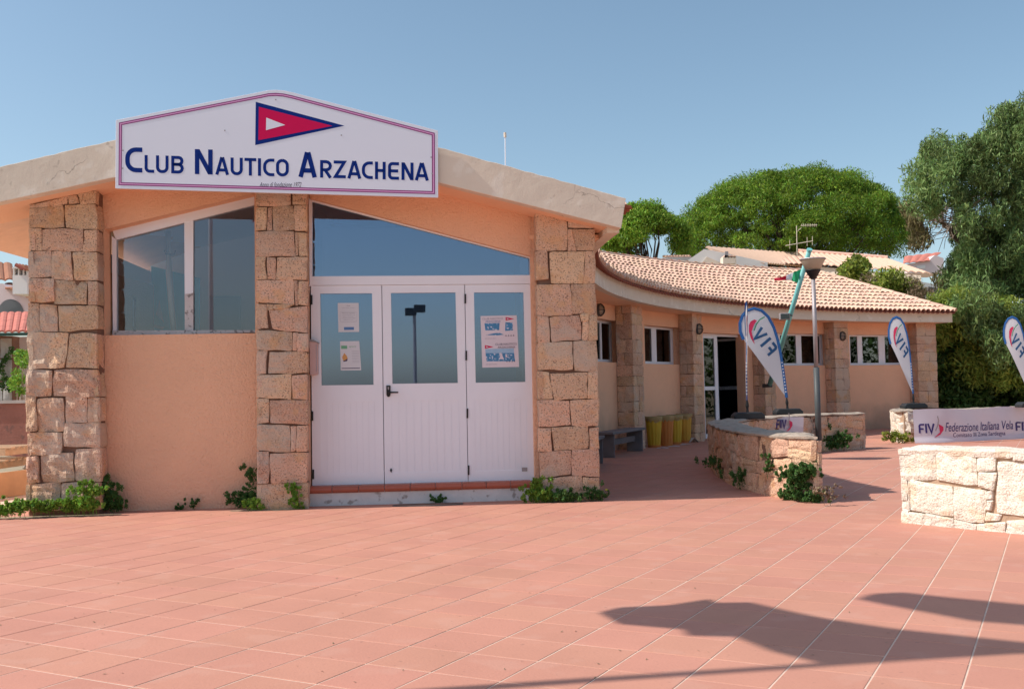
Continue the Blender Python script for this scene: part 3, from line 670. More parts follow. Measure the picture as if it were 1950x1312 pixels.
# outer wall and far end wall
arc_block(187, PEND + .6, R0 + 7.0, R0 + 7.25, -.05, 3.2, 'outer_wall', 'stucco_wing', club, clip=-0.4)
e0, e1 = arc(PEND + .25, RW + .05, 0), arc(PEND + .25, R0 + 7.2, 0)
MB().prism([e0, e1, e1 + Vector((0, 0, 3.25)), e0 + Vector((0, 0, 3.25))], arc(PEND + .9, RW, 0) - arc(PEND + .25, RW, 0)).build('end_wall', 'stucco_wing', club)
# wing pillars with stones
rp = random.Random(11)
for k, (pa, pb) in enumerate(pil):
    core = arc_block(pa - .12, pb + .12, RP + .03, RW - .001, -.05, ZT - .01, 'pillar', 'mortar', club)
    core['label'] = ['granite pillar beside the grey bench', 'granite pillar right of the bins', 'granite pillar right of the wing doorway', 'granite pillar with lantern, between two windows', 'granite corner pillar at the far end of the wing'][k]
    z = -.02; row = 0
    nin = (arc(pa, RP - 1, 0) - arc(pa, RP, 0)).normalized(); tn = Vector((-nin.y, nin.x, 0))
    if tn.dot(arc(pa + 1, RP, 0) - arc(pa, RP, 0)) < 0: tn = -tn          # tn: towards the near side
    def edgequad(A, B, za, zb): return [A + Vector((0, 0, zb)), B + Vector((0, 0, zb)), B + Vector((0, 0, za)), A + Vector((0, 0, za))]
    while z < ZT - .06:
        h = rp.uniform(.22, .36); zt_ = min(z + h, ZT - .005)
        if ZT - zt_ < .12: zt_ = ZT - .005
        # inner face, 1-2 stones
        splits = [0, 1] if rp.random() < .35 else [0, rp.uniform(.35, .65), 1]
        for s0, s1 in zip(splits[:-1], splits[1:]):
            A = arc(pa + (pb - pa) * s0, RP, 0); B = arc(pa + (pb - pa) * s1, RP, 0)
            n_ = (AC - (A + B) / 2); n_.z = 0; n_.normalize()
            add_stone(core, edgequad(A, B, z, zt_), n_, depth=.04, rough=.014, nu=4, nv=4, inset=.004, edge=.008)
        # near side face
        A = arc(pa, RW - .01, 0); B = arc(pa, RP + .015, 0)
        spl = [0, 1] if rp.random() < .6 else [0, rp.uniform(.4, .6), 1]
        for s0, s1 in zip(spl[:-1], spl[1:]):
            add_stone(core, edgequad(A.lerp(B, s0), A.lerp(B, s1), z, zt_), tn, depth=.04, rough=.014, nu=4, nv=4, inset=.004, edge=.006)
        if k == 4:
            A = arc(pb, RP + .015, 0); B = arc(pb, RW + .25, 0)
            add_stone(core, edgequad(A, B, z, zt_), -tn, depth=.04, rough=.012, nu=4, nv=4, inset=.004, edge=.006)
        z = zt_; row += 1
# fascia of the curved eave
PS, PE = 188.2, 105.9
arc_block(PS, PE, R0, R0 + .15, 3.30, 3.64, 'fascia', 'cream', club, seg=1.5, clip=FO - .163)
arc_block(PS, PE, R0 + .151, RW + .2, 3.305, 3.36, 'soffit', 'soffit', club, seg=2, clip=0.02)
e0, e1 = arc(PE, R0 + .151, 3.30), arc(PE, R0 + 8.2, 3.30)
MB().prism([e0, e1, e1 + Vector((0, 0, .34)), e0 + Vector((0, 0, .34))], arc(PE + .45, R0, 0) - arc(PE, R0, 0)).build('fascia', 'cream', club)
# ------------------------------------------------------------------ tiled roof
DR = 4.15; PHIP = 112.0
def slope(p):
    t = min(1, max(0, (188 - p) / 22)); return .225 + (.405 - .225) * t
def dmax(p): return DR if p > PHIP else DR * max(0, (p - PE)) / (PHIP - PE)
def rz(p, d): return 3.665 + slope(p) * d - (.06 * min(1, max(0, (p - 172) / 10)) * min(1, max(0, d / 1.0)))
# pan layer (corrugated sheet between the cover tiles)
NC = 132; dphi = (PS - PE) / NC
mb = MB(); vs = []; fs = []
K = 4
cols = NC * K
for i in range(cols + 1):
    p = PS + (PE - PS) * i / cols; dm = dmax(p)
    ph = (i % K) / K; wv = -0.022 * math.cos(2 * PI * ph + PI)
    for j, d in enumerate((-.16, dm * .33, dm * .66, max(dm, -.1))):
        pc_ = min(p, phi_max(R0 + d, FO - .175)); vs.append(arc(pc_, R0 + d, rz(pc_, d) + wv - .012))
for i in range(cols):
    for j in range(3): fs.append((i * 4 + j, (i + 1) * 4 + j, (i + 1) * 4 + j + 1, i * 4 + j + 1))
roof = MB().add(vs, fs).build('roof', 'roof_under', club); roof['label'] = 'curved roof of clay barrel tiles'
sd = roof.modifiers.new('thickness', 'SOLIDIFY'); sd.thickness = .02; sd.offset = -1
# cover tile
def coppo():
    L, ra, rb, th = .43, .088, .070, .014; n = 6; vs = []
    for (x, r, dz) in ((0, ra, .012), (L, rb, .0)):
        for rr in (r, r - th):
            for k in range(n + 1):
                a = PI * k / n; vs.append((rr * math.cos(a), x, rr * math.sin(a) * .95 + dz))
    m = n + 1; fs = []
    for k in range(n):
        fs += [(k, k + 1, 2 * m + k + 1, 2 * m + k), (m + k, 3 * m + k, 3 * m + k + 1, m + k + 1), (k, m + k, m + k + 1, k + 1)]
    fs += [(0, 2 * m, 3 * m, m), (n, m + n, 3 * m + n, 2 * m + n)]
    return vs, fs
cv, cf = coppo()
cme = MB().add(cv, cf).mesh('roof_tile', smooth=True); cme.materials.append(MT['roof_tile'])
rr_ = random.Random(5)
tl = []
STEP = .36
for i in range(NC):
    p = PS - (i + .5) * dphi
    dm = dmax(p); k = 0; d = -.15
    while d < dm - .08:
        if p > phi_max(R0 + d, FO - .30): d += STEP; continue
        T_ = (arc(p - .5, R0, 0) - arc(p + .5, R0, 0)).normalized()
        rad = (arc(p, R0 + 1, 0) - arc(p, R0, 0)).normalized()
        sl = slope(p) ; up = (rad + Vector((0, 0, sl - .035))).normalized(); nn = T_.cross(up).normalized()
        if nn.z < 0: T_ = -T_; nn = -nn
        sc = (R0 + d) / R0 * 1.06
        tilt = rr_.uniform(-.02, .02)
        T2 = (T_ + nn * tilt).normalized(); up2 = (up + T_ * rr_.uniform(-.02, .02)).normalized(); nn2 = T2.cross(up2).normalized()
        o_ = arc(p, R0 + d + rr_.uniform(-.012, .012), rz(p, d) + .012 + rr_.uniform(-.004, .004))
        M = Matrix(((T2.x * sc, up2.x, nn2.x, o_.x), (T2.y * sc, up2.y, nn2.y, o_.y), (T2.z * sc, up2.z, nn2.z, o_.z), (0, 0, 0, 1)))
        vis = 100 if (p > 171) else 0
        tl.append((vis + o_.length + k * .8, M)); d += STEP; k += 1
tl.sort(key=lambda t: t[0])
for _, M in tl[:300]:
    o = bpy.data.objects.new('roof_tile', cme); COL.objects.link(o); o.parent = roof; o.matrix_parent_inverse = wmat(roof).inverted(); o.matrix_basis = M
V = []; Rn = []
cva = np.array([v + (1,) for v in cv])
for _, M in tl[300:]:
    W = (np.array(M) @ cva.T).T[:, :3]; r = rr_.random()
    for f_ in cf: V.append(W[list(f_)]); Rn.append(r)
o = link('roof_tiles', quads_mesh('roof_tiles', np.array(V), 'roof_tile', Rn), roof); o['kind'] = 'stuff'
# ridge and hip caps
mb = MB()
def cap(mb, A, B, r=.11):
    d = (B - A).normalized(); s = d.cross(Vector((0, 0, 1))).normalized(); u = s.cross(d).normalized(); n = 6
    vs = []
    for P_, rr in ((A, r), (B, r * .85)):
        for k in range(n + 1):
            a = PI * k / n; vs.append(P_ + s * rr * math.cos(a) + u * rr * math.sin(a) * .9)
    mb.add(vs, [(k, k + 1, n + 2 + k, n + 1 + k) for k in range(n)])
i = 0; p = 170.0
while p > PHIP:
    m_ = MB(); cap(m_, arc(p, R0 + DR, rz(p, DR) + .03), arc(p - 1.12, R0 + DR, rz(p - 1.12, DR) + .015)); m_.build('ridge_tile', 'roof_tile', roof, smooth=True, fix=False); p -= 1.0
A = arc(PHIP, R0 + DR, rz(PHIP, DR) + .03); B = arc(PE, R0 - .12, rz(PE, -.12) + .03)
for k in range(12): m_ = MB(); cap(m_, A.lerp(B, (k + 1.08) / 12), A.lerp(B, k / 12)); m_.build('ridge_tile', 'roof_tile', roof, smooth=True, fix=False)
# outer slope, end slope and front roof body
vs = []; fs = []
n = 40
for i in range(n + 1):
    p = 188 + (PE - 188) * i / n; dm = DR if p > PHIP else dmax(p)
    vs += [arcc(p, R0 + dm, rz(p, dm), FO - .175), arcc(p, R0 + 8.3, 3.5, FO - .175)]
for i in range(n): fs.append((2 * i, 2 * i + 2, 2 * i + 3, 2 * i + 1))
o = MB().add(vs, fs).build('roof_back', 'roof_tile', club); o.modifiers.new('t', 'SOLIDIFY').thickness = .05
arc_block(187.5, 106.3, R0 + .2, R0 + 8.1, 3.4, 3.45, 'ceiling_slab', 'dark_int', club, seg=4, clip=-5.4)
# ================================================================== SIGN
SO = FO + .055
sg = thing('sign', 'large white gabled sign with pennant, reading Club Nautico Arzachena', 'sign', TZ(2.0, 3.7, SO))
outl = [(220.5, 229), (495, 175.5), (510, 172.3), (525, 171.5), (541, 172.8), (558, 176.5), (834, 249), (834.5, 376.5), (219.5, 359)]
p_, d_ = fprism(outl, SO, SO - .03); MB().prism(p_, d_).build('board', 'sign', sg, bevel=.003)
def ribbon(path, w, closed=False):
    """list of quads (2D) following path with mitred joins"""
    n = len(path); P = [Vector(p) for p in path]; L = []; Rr = []
    for i in range(n):
        if closed: a, b, c = P[i - 1], P[i], P[(i + 1) % n]
        else: a, b, c = P[max(i - 1, 0)], P[i], P[min(i + 1, n - 1)]
        d1 = (b - a); d2 = (c - b)
        if d1.length < 1e-9: d1 = d2
        if d2.length < 1e-9: d2 = d1
        d1.normalize(); d2.normalize(); n1 = Vector((-d1.y, d1.x)); n2 = Vector((-d2.y, d2.x))
        m = (n1 + n2); m = m / max(m.length, 1e-6); k = w / 2 / max(m.dot(n1), .4)
        L.append(b + m * k); Rr.append(b - m * k)
    rng = range(n) if closed else range(n - 1)
    return [(L[i], L[(i + 1) % n], Rr[(i + 1) % n], Rr[i]) for i in rng]
def inset_path(o, dpx):
    n = len(o); out = []
    for i in range(n):
        a, b, c = Vector(o[i - 1]), Vector(o[i]), Vector(o[(i + 1) % n]); d1 = (b - a).normalized(); d2 = (c - b).normalized()
        n1 = Vector((-d1.y, d1.x)); n2 = Vector((-d2.y, d2.x)); m = (n1 + n2).normalized(); k = dpx / max(m.dot(n1), .3); out.append(b + m * k)
    return out
def flat(quads2d, mapf, name, m, parent, th=None):
    mb = MB()
    for q in quads2d: mb.add([mapf(v[0], v[1]) for v in q], [tuple(range(len(q)))])
    return mb.build(name, m, parent, fix=False)
def sgm(off): return lambda x, y: FP(x, y, SO + off)
for dp, w, mm, of in ((7.0, 1.9, 'purple', .0022), (8.9, 2.0, 'pink', .002), (10.9, 1.9, 'purple', .0022)):
    flat(ribbon(inset_path(outl, dp), w, True), sgm(of), 'border_line', mm, sg)
flat([[(487, 194.5), (656, 240), (486, 277)]], sgm(.002), 'pennant', 'navy', sg)
flat([[(493, 204), (633, 240.3), (492, 267.5)]], sgm(.003), 'pennant', 'magenta', sg)
flat([[(507, 224.5), (543, 238.5), (506.5, 248.5)]], sgm(.004), 'pennant', 'sign', sg)
for sx, sy in ((234, 287), (233.5, 321), (525, 190.5), (428, 249), (650, 258), (821, 300), (823, 331)):
    c = FP(sx, sy, SO + .001); s_ = MB(); s_.tube([c, c + FN * .003], [.009, .008], 8); s_.build('screw', 'galv', sg)
# stroke lettering
def arcp(cx, cy, rx, ry, a0, a1, n=6): return [(cx + rx * math.cos(math.radians(a0 + (a1 - a0) * i / n)), cy + ry * math.sin(math.radians(a0 + (a1 - a0) * i / n))) for i in range(n + 1)]
def glyph(ch, w, h, t):
    """strokes as centre lines inside a w x h box (y up), t = stroke width"""
    x0, x1, y0, y1 = t / 2, w - t / 2, t / 2, h - t / 2; r = min((y1 - y0) * .42, (x1 - x0) * .85)
    if ch == 'C': return [[(w, y1)] + arcp(x0 + r, y1 - r, r, r, 90, 180) + arcp(x0 + r, y0 + r, r, r, 180, 270) + [(w, y0)]]
    if ch == 'L': return [[(x0, h)] + arcp(x0 + r * .6, y0 + r * .6, r * .6, r * .6, 180, 270) + [(w, y0)]]
    if ch == 'U': return [[(x0, h)] + arcp(x0 + r * .7, y0 + r * .7, r * .7, r * .7, 180, 270) + arcp(x1 - r * .7, y0 + r * .7, r * .7, r * .7, 270, 360) + [(x1, h)]]
    if ch == 'O': return [arcp(x0 + r * .8, y1 - r * .8, r * .8, r * .8, 90, 180) + arcp(x0 + r * .8, y0 + r * .8, r * .8, r * .8, 180, 270) + arcp(x1 - r * .8, y0 + r * .8, r * .8, r * .8, 270, 360) + arcp(x1 - r * .8, y1 - r * .8, r * .8, r * .8, 0, 90) + [(x0 + r * .8, y1)]]
    if ch == 'B':
        m = h * .52; ra = (y1 - m) / 2; rb = (m - y0) / 2
        return [[(x0, m), (x1 - ra, m)] + arcp(x1 - ra, m + ra, ra * .9, ra, -90, 90) + [(x0, y1), (x0, y0), (x1 - rb, y0)] + arcp(x1 - rb, y0 + rb, rb, rb, -90, 90) + [(x0, m)]]
    if ch == 'N': return [[(x0, 0), (x0, h)], [(x0 + t * .1, h - t * .25), (x1 - t * .1, t * .25)], [(x1, 0), (x1, h)]]
    if ch == 'A': return [[(t * .55, 0), (w / 2 - t * .12, h)], [(w - t * .55, 0), (w / 2 + t * .12, h)], [(w * .25, h * .27), (w * .75, h * .27)]]
    if ch == 'T': return [[(0, y1), (w, y1)], [(w / 2, 0), (w / 2, h)]]
    if ch == 'I': return [[(w / 2, 0), (w / 2, h)]]
    if ch == 'R':
        m = h * .45; ra = (y1 - m) / 2
        return [[(x0, 0), (x0, y1), (x1 - ra, y1)] + arcp(x1 - ra, m + ra, ra, ra, 90, -90) + [(x0, m)], [(x1 - ra * 1.3, m), (w - t * .45, 0)]]
    if ch == 'Z': return [[(0, y1), (x1, y1), (t * .55, y0), (w, y0)]]
    if ch == 'H': return [[(x0, 0), (x0, h)], [(x1, 0), (x1, h)], [(x0, h / 2), (x1, h / 2)]]
    if ch == 'E': return [[(w, y1), (x0 + r * .5, y1)] + arcp(x0 + r * .5, y1 - r * .5, r * .5, r * .5, 90, 180) + arcp(x0 + r * .5, y0 + r * .5, r * .5, r * .5, 180, 270) + [(w, y0)], [(x0, h / 2), (w * .93, h / 2)]]
    if ch == 'F': return [[(x0, 0), (x0, y1 - r * .5)] + arcp(x0 + r * .5, y1 - r * .5, r * .5, r * .5, 180, 90) + [(w, y1)], [(x0, h * .45), (w * .85, h * .45)]]
    if ch == 'V': return [[(t * .5, h), (w / 2, t * .2), (w - t * .5, h)]]
    return []
def gquads(ch, w, h, t):
    q = []
    for s in glyph(ch, w, h, t):
        clean = [s[0]]
        for p in s[1:]:
            if math.hypot(p[0] - clean[-1][0], p[1] - clean[-1][1]) > 1e-6: clean.append(p)
        q += ribbon(clean, t)
    return q
letters = [('C', 238.4, 271, 1), ('L', 275.3, 293.6, 0), ('U', 297, 321, 0), ('B', 326, 350, 0), ('N', 371, 405, 1), ('A', 409.6, 436.5, 0), ('U', 439, 462.3, 0), ('T', 465.5, 488, 0), ('I', 491.2, 497, 0), ('C', 501, 522.5, 0), ('O', 525.5, 550, 0),
           ('A', 567.6, 604, 1), ('R', 609.5, 632, 0), ('Z', 635.5, 658.5, 0), ('A', 661, 688.3, 0), ('C', 689, 710, 0), ('H', 714, 734.5, 0), ('E', 738.8, 759.8, 0), ('N', 764.5, 787.5, 0), ('A', 789.5, 817, 0)]
for ch, xa, xb, big in letters:
    h = 47.5 if big else 33.5; t = 8.6 if big else 5.9; base = 327.6 + .0285 * (xa - 255) + 1
    qs = gquads(ch, xb - xa, h, t)
    flat([[(xa + v[0], base + .0285 * v[0] - v[1]) for v in q] for q in qs], sgm(.0015), 'letter', 'navy', sg)
def text_mesh(s, shear=0.0, size=1.0, res=3, bold=0.0):
    cu = bpy.data.curves.new('tmp', 'FONT'); cu.body = s; cu.size = size; cu.shear = shear; cu.resolution_u = res; cu.offset = bold; cu.align_x = 'LEFT'
    ob = bpy.data.objects.new('tmp', cu); COL.objects.link(ob)
    dg = bpy.context.evaluated_depsgraph_get(); me = bpy.data.meshes.new_from_object(ob.evaluated_get(dg))
    COL.objects.unlink(ob); bpy.data.objects.remove(ob); bpy.data.curves.remove(cu)
    me.materials.clear()
    co = np.array([v.co[:] for v in me.vertices]); fs = [tuple(p.vertices) for p in me.polygons]; bpy.data.meshes.remove(me)
    return co[:, :2], fs
def put_text(s, box, mapf, name, m, parent, shear=0.0, bold=0.0, mirror=False):
    """fit the text into box (x0, y0 base, width, height) of mapf's 2D space, y up"""
    co, fs = text_mesh(s, shear, 1.0, 3, bold); mn = co.min(0); mx = co.max(0); x0, y0, w, h = box
    u = (co[:, 0] - mn[0]) / (mx[0] - mn[0])
    if mirror: u = 1 - u
    v = (co[:, 1] - max(mn[1], -9)) / (mx[1] - mn[1])
    mb = MB(); mb.add([mapf(x0 + a * w, y0 + b * h) for a, b in zip(u, v)], fs); return mb.build(name, m, parent, fix=False)
put_text('Anno di fondazione 1972', (494, 0, 80, 9), lambda x, y: FP(x, 356.3 - y, SO + .003), 'lettering', 'ink', sg, shear=.35)
# ================================================================== NOTICES ON THE DOOR GLASS
def sheet(name, label, cat, quad, m, off=DO + .0125):
    th = thing(name, label, cat, FP(sum(q[0] for q in quad) / 4, sum(q[1] for q in quad) / 4, off))
    p_, d_ = fprism(quad, off, off - .002); MB().prism(p_, d_).build('sheet', m, th)
    tl, tr, br, bl = quad
    def mp(u, v, e=.001):
        a = lerp2(lerp2(bl, br, u), lerp2(tl, tr, u), v); return FP(a[0], a[1], off + e)
    return th, mp
th, mp = sheet('notice', 'white printed notice, upper of two on the left door glass', 'notice', [(643, 577), (683, 577), (684, 632), (644.5, 632.5)], 'paper')
put_text('Club', (.42, .89, .16, .025), mp, 'lettering', 'ink', th); put_text('Circolo Nautico Arzachena', (.2, .82, .6, .025), mp, 'lettering', 'inkgrey', th)
for k, (a, w) in enumerate(((.2, .62), (.2, .6), (.23, .5), (.2, .62), (.26, .45))):
    put_text(['Orario di segreteria', 'lunedi e venerdi 9 - 13', 'sabato e domenica', 'chiuso il mercoledi', 'telefonare al circolo'][k], (a, .63 - k * .055, w, .035 if k == 0 else .026), mp, 'lettering', 'ink' if k == 0 else 'inkgrey', th)
flat(ribbon([(.14, .35), (.1, .4), (.1, .66), (.14, .7), (.86, .7), (.9, .66), (.9, .4), (.86, .35)], .006, True), mp, 'frame_line', 'inkgrey', th)
flat([[(.27, .07), (.75, .07), (.75, .17), (.27, .17)]], mp, 'blue_bar', 'inkblue', th)
th, mp = sheet('notice', 'white leaflet with green heading, lower of two on the left door glass', 'notice', [(647.5, 650), (684, 649.5), (688, 705), (649, 705.5)], 'paper')
flat([[(.05, .74), (.36, .74), (.36, .85), (.05, .85)]], mp, 'green_block', 'green_ink', th); put_text('sport', (.45, .77, .38, .07), mp, 'lettering', 'green_ink', th, shear=.3)
flat([[(.08, .45), (.2, .6), (.32, .5), (.36, .42), (.3, .34), (.14, .34)]], mp, 'picture', 'orange_ink', th)
flat([[(.12, .32), (.36, .40), (.33, .32), (.15, .30)]], lambda u, v: mp(u, v, .002), 'picture', 'ink', th)
for k in range(8): flat([[(.58, .66 - .055 * k), (.94, .66 - .055 * k), (.94, .652 - .055 * k), (.58, .652 - .055 * k)]], mp, 'text_line', 'inkgrey', th)
flat([[(.04, .06), (.94, .06), (.94, .085), (.04, .085)]], mp, 'text_line', 'ink', th)
th, mp = sheet('poster', 'pinkish poster with two sailing pictures on the right door glass', 'poster', [(915, 602), (984, 600.5), (988.5, 698.5), (918.5, 700)], 'paper_pink')
def mp2(u, v): return mp(u, v, .002)
put_text('CLUB NAUTICO', (.05, .925, .56, .04), mp2, 'lettering', 'inkgrey', th); put_text('ARZACHENA', (.13, .875, .42, .035), mp2, 'lettering', 'inkblue', th)
flat([[(.12, .72), (.5, .72), (.52, .86), (.10, .86)], [(.66, .70), (.88, .71), (.88, .86), (.68, .87)]], mp, 'picture', 'sea_print', th)
flat([[(.12, .63), (.45, .62), (.62, .63), (.5, .67), (.35, .66)]], mp, 'picture', 'sea_print', th)
for x_, y_ in ((.69, .9), (.09, .365)):
    flat([[(x_, y_), (x_, y_ + .07), (x_ + .24, y_ + .035)]], mp2, 'pennant', 'magenta', th)
    flat([[(x_ + .03, y_ + .022), (x_ + .03, y_ + .048), (x_ + .1, y_ + .035)]], lambda u, v: mp(u, v, .003), 'pennant', 'paper', th)
put_text('CLUB NAUTICO', (.38, .425, .58, .042), mp2, 'lettering', 'ink', th); put_text('ARZACHENA', (.44, .365, .48, .042), mp2, 'lettering', 'ink', th)
flat([[(.10, .27), (.88, .27), (.88, .36), (.10, .36)]], mp, 'picture', 'sky_print', th)
flat([[(.12, .12), (.9, .11), (.88, .27), (.10, .28)]], mp, 'picture', 'sea_print', th)
flat([[(.48, .16), (.60, .15), (.52, .30)], [(.28, .5), (.0, .0), (.0, .0)][:0] or [(.64, .19), (.70, .19), (.66, .27)]], mp2, 'sail', 'paper_pink', th)
for k in range(4): flat([[(.66 + .07 * k, .60), (.70 + .07 * k, .60), (.68 + .07 * k, .63)], [(.66 + .07 * k, .1), (.69 + .07 * k, .1), (.675 + .07 * k, .125)]], mp2, 'mark', 'ink', th)
put_text('vela sport mare', (.1, .545, .3, .03), mp2, 'lettering', 'inkgrey', th, shear=.4); put_text('vela sport mare', (.1, .045, .3, .03), mp2, 'lettering', 'inkgrey', th, shear=.4)
# letter box beside the entrance
lb = thing('letter_box', 'narrow pale pink letter box on the reveal left of the entrance', 'letter box', FP(596, 700, .0))
p_, d_ = fprism([(589, 650), (604.5, 651), (605, 713), (590, 714.5)], .02, -.09); MB().prism(p_, d_).build('body', mat('pale_pink_enamel', (0.66, 0.47, 0.45), .5, .05), lb, bevel=.006)
p_, d_ = fprism([(588.5, 646), (596, 646.5), (606.5, 652), (606.5, 654), (596, 650), (588.5, 649.5)], .03, -.09); MB().prism(p_, d_).build('lid', 'galv', lb)
p_, d_ = fprism([(601.5, 656), (602.6, 656), (603, 708), (602, 708)], .0215, .02); MB().prism(p_, d_).build('door_edge', 'inkgrey', lb)
# interior of the left room, seen through the pane
ip = thing('wall_poster', 'turquoise poster of sailing boat hanging inside behind the left window', 'poster', FP(330, 570, -3.0))
def IP(x, y, o): return FP(x, y, o)
a = IP(288, 507, -3.9); b = IP(380, 530, -2.2); c = IP(380, 650, -2.2); d = IP(288, 655, -3.9)
MB().prism([a, b, c, d], -(b - a).cross(d - a).normalized() * -.01).build('sheet', 'blueposter', ip)
m_ = MB(); nn_ = (b - a).cross(d - a).normalized() * (-.012 if (b - a).cross(d - a).dot(FN) < 0 else .012)
bb = lambda u, v: a.lerp(b, u).lerp(d.lerp(c, u), v) + nn_
m_.add([bb(.12, .62), bb(.20, .42), bb(.30, .72)], [(0, 1, 2)]).add([bb(.04, .74), bb(.32, .78), bb(.27, .82), bb(.08, .79)], [(0, 1, 2, 3)]); m_.build('boat_print', 'inkgrey', ip, fix=False)
pn = thing('panel', 'dark slate blue panel standing inside behind the right pane of the left window', 'panel', FP(430, 640, -4.0))
p_, d_ = fprism([(399, 563), (458, 563), (458, 660), (399, 660)], -4.0, -4.05); MB().prism(p_, d_).build('board', 'bluedoor', pn)
pn = thing('picture_frame', 'small dark framed picture inside near the left edge of the window', 'picture', FP(247, 600, -3.0))
p_, d_ = fprism([(230, 560), (258, 566), (258, 627), (230, 629)], -3.0, -3.03); MB().prism(p_, d_).build('frame', 'timber', pn)
p_, d_ = fprism([(236, 566), (255, 571), (255, 622), (236, 624)], -2.99, -3.0); MB().prism(p_, d_).build('picture', 'inkgrey', pn)
mast = thing('mast', 'pale wooden boom leaning inside behind the left pane', 'mast', FP(325, 640, -1.2))
MB().tube([FP(320, 440, -1.2), FP(322, 520, -1.2), FP(327, 590, -1.15), FP(333, 650, -1.1)], [.045, .045, .04, .03], 10).build('pole', mat('pale_varnished_wood', (.50, .42, .30), .4, .1), mast, smooth=True)
MB().tube([FP(313, 478, -1.15), FP(316, 484, -1.12), FP(332, 484, -1.12), FP(334, 478, -1.15)], .008, 6).build('hook', 'timber', mast)
# ================================================================== LOW STONE WALLS
def resample(pts, step):
    P = [Vector(p) for p in pts]; out = [P[0]]; acc = 0
    # catmull-rom smoothing
    S_ = []
    for i in range(len(P) - 1):
        p0, p1, p2, p3 = P[max(i - 1, 0)], P[i], P[i + 1], P[min(i + 2, len(P) - 1)]
        for k in range(12):
            t = k / 12; S_.append(.5 * ((2 * p1) + (-p0 + p2) * t + (2 * p0 - 5 * p1 + 4 * p2 - p3) * t * t + (-p0 + 3 * p1 - 3 * p2 + p3) * t ** 3))
    S_.append(P[-1]); L = [0]
    for a, b in zip(S_[:-1], S_[1:]): L.append(L[-1] + (b - a).length)
    tot = L[-1]
    def at(s):
        s = min(max(s, 0), tot)
        for i in range(len(L) - 1):
            if s <= L[i + 1]:
                t = (s - L[i]) / max(L[i + 1] - L[i], 1e-9); p = S_[i].lerp(S_[i + 1], t); d = (S_[i + 1] - S_[i]).normalized(); return p, d
        return S_[-1], (S_[-1] - S_[-2]).normalized()
    return at, tot
def low_wall(name, label, path, thick, H, side=1, skew=0, m='granite', seed=1, sw=(.28, .62), rows=3, group=None, topm='captop', inner=True, res=5, capstones=True):
    at, tot = resample([(p[0], p[1], 0) for p in path], .3); r = random.Random(seed)
    p0, _ = at(0); th = thing(name, label, 'wall', (p0.x, p0.y, 0), group)
    def off(s, o):
        s2 = s + (skew * (1 - s / 1.5) * min(1, -o / thick) if (o < 0 and s < 1.5) else 0)
        p, d = at(s2); nrm = Vector((d.y, -d.x, 0)) * side; return p + nrm * o, nrm
    n = max(2, int(tot / .35)); g = .03; vs = []; fs = []
    for i in range(n + 1):
        s = tot * i / n; s = min(max(s, .03), tot - .03); a, nr = off(s, -g); b, _ = off(s, -thick + g)
        vs += [a + Vector((0, 0, -.05)), b + Vector((0, 0, -.05)), b + Vector((0, 0, H - .03)), a + Vector((0, 0, H - .03))]
    for i in range(n):
        a = 4 * i
        for k in range(4): fs.append((a + k, a + (k + 1) % 4, a + 4 + (k + 1) % 4, a + 4 + k))
    fs += [(0, 1, 2, 3), (4 * n, 4 * n + 3, 4 * n + 2, 4 * n + 1)]
    MB().add(vs, fs).build('core', 'mortar_pale' if m == 'granite_pale' else 'mortar', th)
    # cap: lumpy cement top
    vs = []; fs = []; nc = max(4, int(tot / .12)); mth = 6
    for i in range(nc + 1):
        s = tot * i / nc
        for j in range(mth + 1):
            q = j / mth; p, _ = off(s, -thick * q - .004 + (.012 if j == 0 else 0)); e = .02 if j in (0, mth) or i in (0, nc) else 0
            jit = noise.noise_vector(p * 5) * .014
            vs.append(p + Vector((jit.x, jit.y, H + noise.noise(p * 3.3) * .02 + noise.noise(p * 11) * .010 - e)))
    W = mth + 1
    for i in range(nc):
        for j in range(mth): fs.append((i * W + j, (i + 1) * W + j, (i + 1) * W + j + 1, i * W + j + 1))
    o = MB().add(vs, fs).build('cap', topm, th); md = o.modifiers.new('t', 'SOLIDIFY'); md.thickness = .025; md.offset = -1
    def face(face_off, sgn, s0, s1):
        zrows = [-.03]; hs2 = [r.uniform(.8, 1.2) for _ in range(rows)]; sm = sum(hs2)
        for h in hs2: zrows.append(zrows[-1] + h / sm * (H - .0))
        s = s0
        # columns of courses with shared wobble
        for k in range(rows):
            s = s0
            z0b, z1b = zrows[k], zrows[k + 1]
            while s < s1 - .04:
                w = r.uniform(*sw) * (.8 if (k == rows - 1) else 1); e = min(s + w, s1)
                if s1 - e < .13: e = s1
                wob = lambda ss, z, kk: z + (0 if kk in (0, rows) else noise.noise(Vector((ss * 1.3 + seed, kk * 3.1, 0))) * .17)
                za, zb = wob(s, z0b, k), wob(e, z0b, k); zc, zd = wob(e, z1b, k + 1), wob(s, z1b, k + 1)
                A, na = off(s + .004, face_off); B, nb_ = off(e - .004, face_off)
                nr = (na + nb_).normalized() * sgn
                sl = r.uniform(-.02, .02)
                q = [A + Vector((0, 0, zd)), B + Vector((0, 0, zc)), B + Vector((0, 0, zb)), A + Vector((0, 0, za))]
                if sgn < 0: q = [q[1], q[0], q[3], q[2]]
                if r.random() < .38 and w > .34:
                    # split one block into two small ones
                    f = r.uniform(.35, .65); m1 = q[0].lerp(q[3], f); m2 = q[1].lerp(q[2], f)
                    add_stone(th, [q[0], q[1], m2, m1], nr, .06, .018, m, nu=res, nv=res - 1, inset=.001)
                    add_stone(th, [m1, m2, q[2], q[3]], nr, .06, .018, m, nu=res, nv=res - 1, inset=.001)
                else: add_stone(th, q, nr, .06, .030, m, nu=res + 1, nv=res, inset=.001)
                s = e
    face(0, 1, 0, tot)
    if inner: face(-thick, -1, 0, tot)
